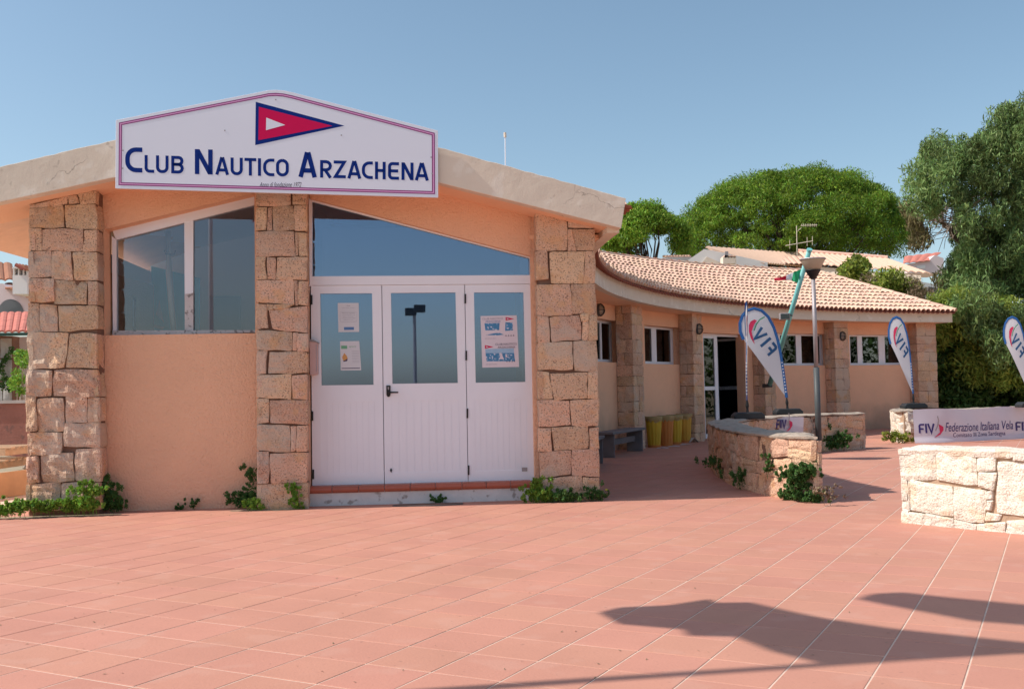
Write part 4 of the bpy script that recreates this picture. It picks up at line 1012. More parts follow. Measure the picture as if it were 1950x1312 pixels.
    # ends
    for s, sg_ in ((0, -1), (tot, 1)):
        p, d = at(s); nr = Vector((d.y, -d.x, 0)) * side; z = -.03; d = Vector((d.x, d.y, 0)) * sg_
        for k in range(rows):
            z1 = z + H / rows; A = p + d * .0; B = off(s, -thick)[0]; dn_ = (B - A).cross(Vector((0, 0, 1))).normalized(); d = dn_ if dn_.dot(d) > 0 else -dn_
            q = [A + Vector((0, 0, z1)), B + Vector((0, 0, z1)), B + Vector((0, 0, z)), A + Vector((0, 0, z))]
            f = r.uniform(.4, .6)
            ma, mb_ = q[0].lerp(q[1], f), q[3].lerp(q[2], f)
            if k % 2: add_stone(th, [q[0], ma, mb_, q[3]], d, .06, .018, m, nu=res, nv=res); add_stone(th, [ma, q[1], q[2], mb_], d, .06, .018, m, nu=res, nv=res)
            else: add_stone(th, q, d, .06, .018, m, nu=res + 2, nv=res)
            z = z1
    return th, off, tot
HW = .76
mid_path = [tuple(gnd(x, y))[:2] for x, y in ((1561, 957), (1500, 951), (1440, 939), (1395, 925), (1365, 906), (1353, 885))] + [(4.15, 19.2), (5.1, 20.4), (6.2, 21.3), (7.32, 21.95)]
midw, midoff, midtot = low_wall('stone_wall', 'curved low granite wall in the middle, with two flags standing on its far stretch', mid_path, .50, HW, side=-1, skew=.62, seed=12, rows=3, sw=(.2, .62))
# the third: short ring piece carrying flag and long banner
r_path = [(9.50, 25.4), (9.42, 24.6), (9.36, 23.5), (10.6, 23.9), (11.8, 24.5), (13.2, 25.1)]
lowr, lowoff, lowtot = low_wall('stone_wall', 'low stone wall behind the long white banner', [(9.60, 25.5), (9.10, 23.55), (10.6, 23.75), (12.2, 24.6), (14.4, 25.3)], .5, HW, side=1, seed=5, m='granite_pale', rows=3)
# foreground wall at right, hand read
A_ = gnd(1716.5, 995); B_ = gnd(1950, 1018); wd = (B_ - A_).normalized(); wn_ = Vector((wd.y, -wd.x, 0));
if wn_.dot(CC - A_) < 0: wn_ = -wn_
def RWp(x, y): return onplane(x, y, A_, wn_)
fw = thing('stone_wall', 'sunlit cream granite wall nearest the camera at right', 'wall', A_)
E_ = A_ + wd * 3.0
th_ = -wn_ * .5
mb = MB().prism([A_ + wd * .03 - wn_ * .03 + Vector((0, 0, -.05)), E_ - wn_ * .03 + Vector((0, 0, -.05)), E_ - wn_ * .03 + Vector((0, 0, .72)), A_ + wd * .03 - wn_ * .03 + Vector((0, 0, .72))], th_ * .9); mb.build('core', 'mortar_pale', fw)
RS = """1716,851 1777,857 1781,913 1716,913|1779,857 1857,862 1861,924 1784,914|1859,863 1895,867 1896,897 1861,896|1897,865 1926,865 1925,874 1898,873|1928,866 1990,872 1990,881 1928,876|
1864,899 1897,899 1890,933 1863,925|1899,877 1985,885 1985,984 1909,992 1886,962|1716,915 1731,914 1731,971 1717,970|1733,914 1813,927 1814,984 1734,971|1815,928 1877,934 1873,996 1817,988|
1878,936 1889,935 1889,950 1878,951|1879,953 1889,953 1884,972 1877,972|1879,975 1904,981 1899,992 1876,993|1717,973 1760,978 1759,1002 1717,998|1762,978 1814,987 1814,1010 1760,1004|1816,989 1856,998 1856,1016 1816,1011|1858,1000 1912,993 1913,1020 1858,1017|1915,992 1995,988 1995,1030 1915,1021"""
for q in parse(RS):
    if len(q) == 5: q = [q[0], q[1], q[2], ((q[3][0] + q[4][0]) / 2, (q[3][1] + q[4][1]) / 2)]
    add_stone(fw, [RWp(x, y) for x, y in grow(q, .7)], wn_, .08, .013, 'granite_pale', nu=9, nv=8, inset=.0)
rr = random.Random(9); s = (RWp(1990, 900) - A_).dot(wd)
while s < 2.95:
    e = min(s + rr.uniform(.3, .5), 3.0); z = -.03
    for k in range(3):
        z1 = z + .245; add_stone(fw, [A_ + wd * s + Vector((0, 0, z1)), A_ + wd * e + Vector((0, 0, z1)), A_ + wd * e + Vector((0, 0, z)), A_ + wd * s + Vector((0, 0, z))], wn_, .06, .02, 'granite_pale', nu=5, nv=5); z = z1
    s = e
for k in range(3):
    z = -.03 + .245 * k; add_stone(fw, [A_ + Vector((0, 0, z + .24)), A_ + th_ + Vector((0, 0, z + .24)), A_ + th_ + Vector((0, 0, z)), A_ + Vector((0, 0, z))], -wd, .06, .015, 'granite_pale', nu=5, nv=5)
    s = 0
    while s < 2.95:
        e = min(s + rr.uniform(.35, .6), 3.0)
        add_stone(fw, [A_ + th_ + wd * e + Vector((0, 0, z + .24)), A_ + th_ + wd * s + Vector((0, 0, z + .24)), A_ + th_ + wd * s + Vector((0, 0, z)), A_ + th_ + wd * e + Vector((0, 0, z))], -wn_, .06, .015, 'granite_pale', nu=4, nv=4); s = e
vs = []; fs = []
for i in range(41):
    for j in range(7):
        p = A_ + wd * (3.0 * i / 40 - .005) + th_ * (j / 6) + wn_ * (.01 if j == 0 else 0); jt = noise.noise_vector(p * 6) * .012
        vs.append(p + Vector((jt.x, jt.y, .745 + noise.noise(p * 4) * .022 + noise.noise(p * 13) * .008 - (.02 if j in (0, 6) or i == 0 else 0))))
for i in range(40):
    for j in range(6): fs.append((i * 7 + j, (i + 1) * 7 + j, (i + 1) * 7 + j + 1, i * 7 + j + 1))
o = MB().add(vs, fs).build('cap', 'granite_pale', fw); md = o.modifiers.new('t', 'SOLIDIFY'); md.thickness = .05; md.offset = -1
# ================================================================== TEARDROP FLAGS
def flag(label, px_map, Y, base_px, base_z, yaw=0.0, print_=True, only_edge=False):
    """outline given in the 2D space of the first flag, mapped by px_map to pixels on a plane at depth Y"""
    b = gnd(base_px[0], base_px[1], base_z)
    th = thing('feather_flag', label, 'flag', b, 'teardrop flags standing on the low walls')
    N = Vector((math.sin(yaw), -math.cos(yaw), 0)); O = b.copy()
    def P(x, y, e=0.0):
        X, Yp = px_map(x, y); p = onplane(X, Yp, O, Vector((0, -1, 0)))
        d = p - O; d = Vector((d.x * math.cos(yaw), d.x * math.sin(yaw), d.z)); p = O + d
        # slight cloth curve
        cv_ = .05 * math.sin((x - 1400) / 100 * 3.0) * math.cos((y - 600) / 160 * 2)
        return p + N * (e + cv_)
    right = [(1498, 757), (1495, 735), (1491, 705), (1486, 675), (1480, 648), (1472, 624), (1461, 604), (1448, 592), (1434, 588), (1421, 592), (1412, 602), (1407.5, 616), (1408, 632), (1414, 647)]
    left = [(1414, 647), (1432, 670), (1450, 694), (1469, 719), (1486, 742), (1498, 757)]
    out = right + left[1:-1]
    # cloth as triangulated grid between left edge and right edge
    def interp(path, t):
        L = [0]
        for a, b_ in zip(path[:-1], path[1:]): L.append(L[-1] + math.hypot(b_[0] - a[0], b_[1] - a[1]))
        s = t * L[-1]
        for i in range(len(L) - 1):
            if s <= L[i + 1] + 1e-9: u = (s - L[i]) / (L[i + 1] - L[i]); return lerp2(path[i], path[i + 1], u)
        return path[-1]
    sp = right[:9]; ot = [right[0]] + left[::-1][1:] + right[::-1][1:6]
    nV, nU = 22, 8; vs = []; fs = []
    for i in range(nV + 1):
        a = interp(sp, i / nV); c_ = interp(ot, i / nV)
        for j in range(nU + 1): x, y = lerp2(a, c_, j / nU); vs.append(P(x, y))
    W = nU + 1
    for i in range(nV):
        for j in range(nU): fs.append((i * W + j, i * W + j + 1, (i + 1) * W + j + 1, (i + 1) * W + j))
    o = MB().add(vs, fs).build('cloth', 'flagwhite', th, smooth=True)
    hem = [(x, y) for x, y in right]
    for sgn in (1, -1):
        flat(ribbon([Vector((x, y)) for x, y in hem], 5.5), lambda x, y, s_=sgn: P(x, y, s_ * .006), 'hem', 'flagblue', th)
    MB().tube([P(x, y, 0) for x, y in right[:11]], .012, 6).build('pole', 'flagblue', th)
    for k in range(10):
        x, y = interp(right[:4], .12 + k * .075); x2, y2 = interp(right[:4], .15 + k * .075)
        s_ = MB(); s_.tube([P(x, y), P(x2, y2)], .0155, 6); s_.build('stripe', 'flagwhite', th)
    if print_:
        for sgn in (1, -1):
            e = sgn * .007; PP = lambda x, y, e=e: P(x, y, e)
            flat([[(1424, 620), (1427, 613), (1434, 609), (1439, 611)], [(1424, 620), (1439, 611), (1434, 618), (1429, 632)], [(1424, 620), (1429, 632), (1430, 645), (1435, 656)], [(1424, 620), (1435, 656), (1428, 645), (1424, 632)]], PP, 'emblem', 'flagred', th)
            flat(ribbon([Vector(p) for p in ((1454, 604), (1445, 609), (1438, 618), (1434, 630))], 1.8), PP, 'emblem', 'flaggreen', th)
            # mirrored letters running down the flag: V I F
            for ch, (ox, oy), w, h, t in (('V', (1428, 638), 21, 25, 5.2), ('I', (1445, 658), 5.4, 25, 5.4), ('F', (1452.5, 667), 15.5, 25, 5.2)):
                ux, uy = math.cos(math.radians(50)), math.sin(math.radians(50))
                qs = gquads(ch, w, h, t)
                # letter x axis runs down the flag (mirrored), letter y axis towards upper right
                flat([[(ox + ux * (w - v[0] if ch != 'V' else v[0]) + uy * v[1], oy + uy * (w - v[0] if ch != 'V' else v[0]) - ux * v[1]) for v in q] for q in qs], PP, 'letter', 'flagink', th)
    # spindle and weight
    tip = P(1498, 757); sb = b + Vector((0, 0, .12))
    MB().tube([sb, sb.lerp(tip, .3), sb.lerp(tip, .55), tip], [.03, .022, .034, .016], 8).build('spindle', 'black', th)
    mbx = MB(); w, dpt, h = .58, .34, .13
    prof = [(-w / 2, 0), (w / 2, 0), (w / 2, h * .55), (w / 2 - .07, h), (-w / 2 + .07, h), (-w / 2, h * .55)]
    mbx.prism([b + Vector((x, -dpt / 2, z)) for x, z in prof], Vector((0, dpt, 0))); mbx.build('weight', 'base_black', th, bevel=.02)
    return th
flag('teardrop flag facing the plaza, left of the round lamp post', lambda x, y: (x, y), 21, (1500, 789.5), HW + .01, yaw=0.06)
flag('teardrop flag seen edge-on in front of the wing doorway', lambda x, y: (1424 + (x - 1500) * 1.0, 797 + (y - 790) * 1.06), 19, (1424, 798), HW + .01, yaw=1.335)
flag('teardrop flag beside the far end of the wing, above the long banner', lambda x, y: (1740 + (x - 1500) * .52, 777 + (y - 789) * .86), 23, (1740, 777.5), HW + .01, yaw=0.0)
flag('teardrop flag cut by the right edge of the picture', lambda x, y: (1962 + (x - 1500) * .55, 777 + (y - 789) * .86), 24, (1962, 775.5), HW + .01, yaw=0.0)
# ================================================================== BANNERS
def ruled(path_px_top, z_top, z_bot, wob=.02, n=40, seed=0):
    pass
bn = thing('banner', 'long white banner reading FIV Federazione Italiana Vela along the low wall', 'banner', gnd(1740, 842))
bat, btot = resample([tuple(gnd(1737, 845)), tuple(gnd(1800, 843.5)), tuple(gnd(1870, 840)), tuple(gnd(1950, 836)), tuple(gnd(2050, 828))], .3)
def BP(u, v, e=0.0):
    """u metres along, v 0..1 upwards"""
    p, d = bat(u); nr = Vector((d.y, -d.x, 0)); 
    if nr.dot(CC - p) < 0: nr = -nr
    wv = .020 * math.sin(u * 5.1 + v * 3) * (1 - v * .3) + .02 * noise.noise(Vector((u * 1.6, v * 1.4, 3))) 
    slk = .03 * math.sin(u * 2.2) * v
    return p + nr * (.10 + e + wv + (.04 * (1 - v) if v < .12 else 0)) + Vector((0, 0, .02 + v * .76 + (.018 * math.sin(u * 3.1)) * v))
vs = []; fs = []; nu_ = 90; nv_ = 14
for i in range(nu_ + 1):
    for j in range(nv_ + 1): vs.append(BP(btot * i / nu_, j / nv_))
for i in range(nu_):
    for j in range(nv_): fs.append((i * (nv_ + 1) + j, (i + 1) * (nv_ + 1) + j, (i + 1) * (nv_ + 1) + j + 1, i * (nv_ + 1) + j + 1))
MB().add(vs, fs).build('sheet', 'banner', bn, smooth=True)
m_per = 1 / 0.0817   # px per metre along near the banner
def bx(px): 
    lo, hi = 0, btot
    for _ in range(40):
        mid = (lo + hi) / 2
        if proj(BP(mid, .5))[0] < px: lo = mid
        else: hi = mid
    return lo
def bvy(px, py):
    u = bx(px); y0 = proj(BP(u, 0))[1]; y1 = proj(BP(u, 1))[1]; return (y0 - py) / (y0 - y1)
_tab = [bx(1740 + 24 * k) for k in range(11)]
def BM(x, y):
    k_ = (x - 1740) / 24; i_ = int(min(max(k_, 0), 9)); u = _tab[i_] + (_tab[i_ + 1] - _tab[i_]) * (k_ - i_); yb = 842.5 - (x - 1740) * .036; return BP(u, (yb - y) / 71.5, .006)
def fiv(x0, x1, y0, y1, mapf, parent, ink, t=3.6):
    w = (x1 - x0) * .64; h = y1 - y0
    cells = [('F', 0, .36), ('I', .40, .52), ('V', .53, 1.0)]
    for ch, a, b_ in cells:
        ww = (b_ - a) * w; qs = gquads(ch, ww, h, t)
        flat([[(x0 + a * w + v[0], y1 - v[1]) for v in q] for q in qs], mapf, 'letter', ink, parent)
    s = (x1 - x0); 
    X = lambda a: x0 + a * s
    Yv = lambda b_: y0 + b_ * h
    flat([[(X(.80), Yv(.05)), (X(.98), Yv(.3)), (X(.99), Yv(.65))], [(X(.80), Yv(.05)), (X(.99), Yv(.65)), (X(.84), Yv(.9))], [(X(.84), Yv(.9)), (X(.99), Yv(.65)), (X(.85), Yv(1.15)), (X(.58), Yv(1.5))]], mapf, 'emblem', 'flagred', parent)
    flat(ribbon([Vector((X(.76), Yv(-.8))), Vector((X(.80), Yv(-.35))), Vector((X(.76), Yv(.2))), Vector((X(.66), Yv(.75)))], 1.8), mapf, 'emblem', 'galv', parent)
fiv(1749, 1797, 801, 821, BM, bn, 'bannerink')
fiv(1933, 1981, 797, 817, BM, bn, 'bannerink')
put_text('Federazione Italiana Vela', (1800, 0, 128, 19), lambda x, y: BM(x, 817.5 - y - (x - 1800) * .030), 'lettering', 'bannerink', bn, shear=.18, bold=.004)
put_text('Comitato III Zona Sardegna', (1815, 0, 98, 12), lambda x, y: BM(x, 832 - y - (x - 1815) * .028), 'lettering', 'bannerink', bn)
sb_ = thing('banner', 'small white banner with FIV emblem hung inside the curved wall', 'banner', (5.6, 20.3, 0))
def small_at(px, py):
    # lies on the plaza-side face of the far stretch of the middle wall
    d = ray(px, py); best = None
    return onplane(px, py, Vector((5.45, 20.0, 0)), Vector((.53, -.85, 0)))
vs = []; fs = []
for i in range(13):
    for j in range(7):
        x = 1447 + 83 * i / 12; y = 794 + (829 - 794) * j / 6; x += (2 - j * .3 if i == 0 else 0)
        p = small_at(x, y); p += Vector((.3, -.5, 0)).normalized() * (.02 * math.sin(i * .9) * (j / 6) + .01); vs.append(p)
for i in range(12):
    for j in range(6): fs.append((i * 7 + j, i * 7 + j + 1, (i + 1) * 7 + j + 1, (i + 1) * 7 + j))
o = MB().add(vs, fs).build('sheet', 'banner', sb_, smooth=True)
fiv(1474, 1506, 799, 815, lambda x, y: small_at(x, y) + Vector((.3, -.5, 0)).normalized() * .05, sb_, 'bannerink', t=3)
# ================================================================== LAMP POST, LEANING POLE, LANTERNS
lp = thing('lamp_post', 'round-headed lamp post standing in front of the second low wall', 'lamp post', gnd(1560, 862))
b = gnd(1560, 862)
zt = lambda y: EYE + (736.6 - y) / F_PX * b.y
MB().tube([b, b + Vector((0, 0, zt(700)))], [.062, .060], 14).build('lower_pole', 'darksteel', lp, smooth=True)
MB().tube([b + Vector((0, 0, zt(700))), b + Vector((0, 0, zt(531)))], [.045, .042], 14).build('upper_pole', 'galv', lp, smooth=True)
z_ = zt(531); MB().lathe(b + Vector((0, 0, z_)), [(.04, 0), (.05, 0), (.15, .17), (.165, .19), (.0, .19)], 20).build('cone', 'black', lp, smooth=True)
MB().lathe(b + Vector((0, 0, z_)), [(.13, .195), (.15, .20), (.235, .37), (.26, .42), (.255, .425), (.0, .45)], 24).build('lamp_shade', 'lampbowl', lp, smooth=True)
MB().lathe(b + Vector((0, 0, z_)), [(.05, .45), (.05, .455), (.0, .46)], 12).build('cap', 'galv', lp)
MB().lathe(b + Vector((0, 0, z_)), [(.262, .40), (.27, .41), (.262, .425)], 24).build('rim', 'galv', lp)
fp = thing('flagpole', 'turquoise pole slanting out from the wing behind the large flag', 'flagpole', atY(1468, 725, 26.4))
fa, fb = atY(1466, 732, 26.6), atY(1541, 478, 24.2)
MB().tube([fa, fb], [.064, .058], 14).build('pole', 'turq', fp, smooth=True)
MB().tube([fb, fb + (fb - fa).normalized() * .05], [.07, .07], 14).build('cap', 'turq', fp)
q = fa.lerp(fb, .0); MB().box(q + Vector((.02, .35, -.03)), .10, .7, .10).build('bracket', 'darksteel', fp, bevel=.01)
fl = thing('flood_light', 'small floodlight clamped on the turquoise pole', 'lamp', atY(1497, 601, 25.2))
c = atY(1494, 603, 25.2); MB().box(c, .26, .12, .17).build('body', 'galv', fl, bevel=.015)
MB().box(c + Vector((0, -.065, 0)), .22, .01, .13).build('glass', 'glass_dark', fl)
MB().tube([c + Vector((.1, 0, .05)), c + Vector((.2, 0, .02))], .02, 6).build('bracket', 'darksteel', fl)
fg = thing('italian_flag', 'small green white and red flag blowing left from the turquoise pole', 'flag', atY(1522, 530, 24.6))
pts_t = [(1527, 512), (1515, 517), (1503, 522), (1492, 527), (1474, 530)]; pts_b = [(1519, 539), (1510, 536), (1503, 533), (1490, 534), (1475, 535)]
def fseg(i0, i1, m_, nm='cloth'):
    vs = []; fs = []
    n = 6
    for i in range(n + 1):
        t = i0 + (i1 - i0) * i / n; k = min(int(t), 3); u = t - k; a = lerp2(pts_t[k], pts_t[k + 1], u); c_ = lerp2(pts_b[k], pts_b[k + 1], u)
        for j in range(4): x, y = lerp2(a, c_, j / 3); vs.append(atY(x, y, 24.6 + .06 * math.sin(t * 4 + j)))
    for i in range(n):
        for j in range(3): fs.append((i * 4 + j, i * 4 + j + 1, i * 4 + j + 5, i * 4 + j + 4))
    MB().add(vs, fs).build(nm, m_, fg, smooth=True)
fseg(0, 1.35, 'flaggreen'); fseg(1.35, 2.5, 'flagwhite'); fseg(2.5, 4, 'redcloth')
def lantern(label, c, facing):
    th = thing('wall_lantern', label, 'lantern', c, 'oval bulkhead lanterns on the pillars'); f = facing.normalized(); s = f.cross(Vector((0, 0, 1))).normalized(); u = Vector((0, 0, 1))
    m_ = MB(); vs = []; n = 16
    for r_, e in ((1.0, 0), (1.0, .05), (.92, .06)): vs += [c + f * e + s * math.cos(2 * PI * k / n) * .085 * r_ + u * math.sin(2 * PI * k / n) * .14 * r_ for k in range(n)]
    m_.add(vs, [(l * n + k, l * n + (k + 1) % n, (l + 1) * n + (k + 1) % n, (l + 1) * n + k) for l in (0, 1) for k in range(n)]); m_.add(vs[:n], [tuple(range(n))]); m_.build('backplate', 'darksteel', th)
    m_ = MB(); vs = []
    for r_, e in ((.9, .05), (.8, .09), (.5, .125), (.05, .14)): vs += [c + f * e + s * math.cos(2 * PI * k / n) * .085 * r_ + u * math.sin(2 * PI * k / n) * .14 * r_ for k in range(n)]
    m_.add(vs, [(l * n + k, l * n + (k + 1) % n, (l + 1) * n + (k + 1) % n, (l + 1) * n + k) for l in range(3) for k in range(n)]); m_.build('glass', 'lampbowl', th, smooth=True)
    m_ = MB()
    for a in (-.5, 0, .5): m_.tube([c + f * (.05 + .10 * math.cos(q)) + u * (.14 * math.sin(q)) * (1 - abs(a) * .2) + s * .07 * a for q in [(-PI / 2 + PI * k / 8) for k in range(9)]], .007, 5)
    m_.tube([c + f * (.05 + .10 * math.cos(q)) + s * (.085 * math.sin(q)) for q in [(-PI / 2 + PI * k / 8) for k in range(9)]], .007, 5)
    m_.build('cage', 'black', th)
inn = lambda p: (AC - arc(p, RP, 0)).normalized()
p_ = pil[1]; lantern('dark lantern on the pillar left of the wing doorway', arc((p_[0] + p_[1]) / 2, RP, EYE + (741 - 627) / F_PX * 26), inn(p_[0]))
p_ = pil[3]; lantern('dark lantern on the pillar between the two right windows', arc((p_[0] + p_[1]) / 2, RP, EYE + (735.5 - 636) / F_PX * 29), inn(p_[0]))
lantern('dark lantern half hidden behind the pillar right of the entrance', arc(phi_at(1139, RW, 3.0), RW, EYE + (744.5 - 590) / F_PX * arc(phi_at(1139, RW, 3.0), RW, 0).y), inn(phi_at(1139, RW, 3.0)))
lantern('dark lantern behind the curved wall near the wing doorway', arc(pil[2][0] + .5, RP + .2, 2.0), inn(pil[2][0])) if False else None
# ================================================================== BINS, BENCHES, LITTER, BACKPACK
def bin_(label, px, py, m):
    b = gnd(px, py); th = thing('litter_bin', label, 'bin', b, 'ribbed plastic bins against the wing wall')
    n = 36; vs = []; H_ = .72; prof = [(0.0, .142), (.03, .150), (.06, .150), (.64, .192), (.66, .205), (.72, .208)]
    for z, r_ in prof:
        for k in range(n):
            rr2 = r_ - (.010 if (k % 3 == 0 and .05 < z < .645) else 0); vs.append(b + Vector((rr2 * math.cos(2 * PI * k / n), rr2 * math.sin(2 * PI * k / n), z)))
    fs = [(l * n + k, l * n + (k + 1) % n, (l + 1) * n + (k + 1) % n, (l + 1) * n + k) for l in range(len(prof) - 1) for k in range(n)]; fs.append(tuple(range(n)))
    MB().add(vs, fs).build('body', m, th)
    MB().lathe(b + Vector((0, 0, 0)), [(.144, .002), (.152, .002), (.156, .055), (.150, .056)], 24).build('foot', 'binorange', th)
    vs = []; r5 = random.Random(int(px)); m2 = 28
    for z, r_ in ((.645, .203), (.69, .211), (.728, .212), (.726, .20), (.60, .185)):
        for k in range(m2): vs.append(b + Vector(((r_ + r5.uniform(-.004, .008)) * math.cos(2 * PI * k / m2), (r_ + r5.uniform(-.004, .008)) * math.sin(2 * PI * k / m2), z + r5.uniform(-.03, .01) * (1 if z < .7 else .2))))
    MB().add(vs, [(l * m2 + k, l * m2 + (k + 1) % m2, (l + 1) * m2 + (k + 1) % m2, (l + 1) * m2 + k) for l in range(4) for k in range(m2)]).build('bin_bag', 'binbag', th, smooth=True)
bin_('yellow ribbed bin, first from the bench', 1246, 851.5, 'binyellow')
bin_('orange ribbed bin, second from the bench', 1269, 848.5, 'binorange')
bin_('yellow ribbed bin, third from the bench', 1286, 845.5, 'binyellow')
bin_('amber ribbed bin next to the pillar', 1304, 842, mat('amber_plastic', (0.66, 0.36, 0.05), .5, .08, 6, trans=.15))
rl = random.Random(2)
for k, (x, y, lab) in enumerate(((1262, 853, 'white paper sheet on the paving in front of the first yellow bin'), (1284, 850, 'white paper sheet on the paving between the bins'), (1306, 846.5, 'white paper sheet on the paving by the amber bin'), (1320, 842, 'folded white paper leaning beside the pillar'))):
    c = gnd(x, y); a = rl.uniform(0, 3); u = Vector((math.cos(a), math.sin(a), 0)) * .13; v = Vector((-math.sin(a), math.cos(a), 0)) * .09
    m_ = MB(); h = .12 if k == 3 else .012
    m_.add([c - u - v + Vector((0, 0, .004)), c + u - v + Vector((0, 0, .006)), c + u + v + Vector((0, 0, .004)), c - u + v + Vector((0, 0, .005)), c - v + Vector((0, 0, h)), c + v + Vector((0, 0, h))], [(0, 4, 5, 3), (4, 1, 2, 5)])
    o = m_.build('paper_sheet', 'paper', fix=False); tag(o, lab, 'paper'); o.modifiers.new('t', 'SOLIDIFY').thickness = .002
def bench(label, A, B, wdt, H_, m='bench', tilt=0):
    A = Vector(A); B = Vector(B); d = (B - A).normalized(); s = Vector((-d.y, d.x, 0)); L_ = (B - A).length
    th = thing('bench', label, 'bench', A.lerp(B, .5)); mid = A.lerp(B, .5) + s * wdt / 2
    MB().box(mid + Vector((0, 0, H_ - .025)), L_, wdt, .05, (d, s, Vector((0, 0, 1)))).build('seat', m, th, bevel=.006)
    for t in (.07, .93): MB().box(A.lerp(B, t) + s * wdt / 2 + Vector((0, 0, (H_ - .05) / 2 - .001)), .05, wdt * .86, H_ - .052, (d, s, Vector((0, 0, 1)))).build('leg', m, th, bevel=.004)
    MB().box(mid + Vector((0, 0, H_ * .55)), L_ * .84, .04, .12, (d, s, Vector((0, 0, 1)))).build('stretcher', m, th)
    return th
bench('grey bench against the wing wall left of the bins', arc(161.6, 17.58, 0), arc(153.4, 17.58, 0), .42, .52)
bench('grey bench mostly hidden behind the pillar right of the entrance', arc(173.0, 17.5, 0), arc(165.8, 17.5, 0), .42, .52)
bench('wooden bench in the shade at the far end of the wing', arc(110.8, RW - .75, 0), arc(107.6, RW - .75, 0), .4, .62, 'timber')
bp = thing('backpack', 'blue and black backpack on the paving by the low wall', 'backpack', gnd(1618, 818)); c = gnd(1619, 818)
m_ = MB(); m_.lathe(c, [(.0, 0), (.20, .0), (.23, .08), (.21, .25), (.14, .36), (.0, .40)], 14); m_.build('body', 'bag', bp, smooth=True)
m_ = MB(); m_.lathe(c + Vector((.10, -.05, 0)), [(.0, 0), (.15, .0), (.16, .1), (.12, .22), (.0, .26)], 12); m_.build('pocket', 'black', bp, smooth=True)
m_ = MB(); m_.tube([c + Vector((-.06, 0, .36)), c + Vector((-.03, 0, .44)), c + Vector((.04, 0, .44)), c + Vector((.06, 0, .36))], .015, 6); m_.build('strap', 'black', bp)
# drain cover in front of the step
dc = thing('drain_cover', 'oval dark drain cover sunk in the paving before the entrance step', 'drain cover', gnd(815, 961))
c = gnd(815, 961.5); m_ = MB(); n = 28
m_.add([c + FT * (.42 * math.cos(2 * PI * k / n)) + FN * (.11 * math.sin(2 * PI * k / n)) + Vector((0, 0, .004)) for k in range(n)] + [c + FT * (.40 * math.cos(2 * PI * k / n)) + FN * (.10 * math.sin(2 * PI * k / n)) + Vector((0, 0, .010)) for k in range(n)], [(k, (k + 1) % n, n + (k + 1) % n, n + k) for k in range(n)] + [tuple(n + k for k in range(n))]); m_.build('plate', 'mortar', dc)
m_ = MB(); m_.tube([c + FT * (.43 * math.cos(2 * PI * k / n)) + FN * (.12 * math.sin(2 * PI * k / n)) + Vector((0, 0, .006)) for k in range(n + 1)], .006, 5, caps=False); m_.build('rim', 'darksteel', dc)
# aerial rod on the roof
ar = thing('aerial', 'thin white aerial rod standing on the main roof', 'aerial', FP(962, 312, -.3))
a, b = FP(962.5, 325, -.3), FP(962, 262, -.3); MB().tube([a, b], .007, 6).build('rod', 'alu', ar); MB().tube([b, FP(961.5, 253, -.3)], .018, 8).build('cap', 'cream', ar)
# ================================================================== FOLIAGE
def rotquads(C_, size, aspect, rng, droop=None, up=0.0):
    """random leaf quads at centres C_ (n,3)"""
    n = len(C_)
    if droop is None:
        d = rng.normal(size=(n, 3)); d[:, 2] += up
    else:
        d = rng.normal(size=(n, 3)) * .45; d[:, 2] -= droop
    d /= np.linalg.norm(d, axis=1)[:, None]
    s = np.cross(d, rng.normal(size=(n, 3))); s /= np.linalg.norm(s, axis=1)[:, None]
    L = size * rng.uniform(.6, 1.3, (n, 1)); W = L * aspect
    a = C_ - d * L / 2; b_ = C_ + d * L / 2
    return np.stack([a, C_ + s * W / 2 - d * L * .08, b_, C_ - s * W / 2 - d * L * .08], axis=1)
def blob(rng, c, r, n, shell=.55):
    v = rng.normal(size=(n, 3)); v /= np.linalg.norm(v, axis=1)[:, None]
    q = (shell + (1 - shell) * rng.random((n, 1)) ** .7)
    return np.array(c) + v * q * np.array(r)
def crown(name, parent, m, clusters, per, size, aspect, seed, droop=None, up=0.0, shell=.5):
    rng = np.random.default_rng(seed); Q = []; Rn = []
    for (c, r) in clusters:
        C_ = blob(rng, c, r, per, shell); q = rotquads(C_, size, aspect, rng, droop, up); Q.append(q); Rn.append((rng.random() * .55 + rng.random(per) * .45))
    return link(name, quads_mesh(name, np.concatenate(Q), m, np.concatenate(Rn)), parent)
def limb(mb, a, b, r0, r1, rng, k=5, wig=.06):
    a = Vector(a); b = Vector(b); L_ = (b - a).length; pts = []
    for i in range(k + 1):
        t = i / k; p = a.lerp(b, t) + (Vector(rng.normal(size=3)) * wig * L_ * math.sin(PI * t) * .5); pts.append(p)
    mb.tube(pts, [r0 + (r1 - r0) * i / k for i in range(k + 1)], 6)
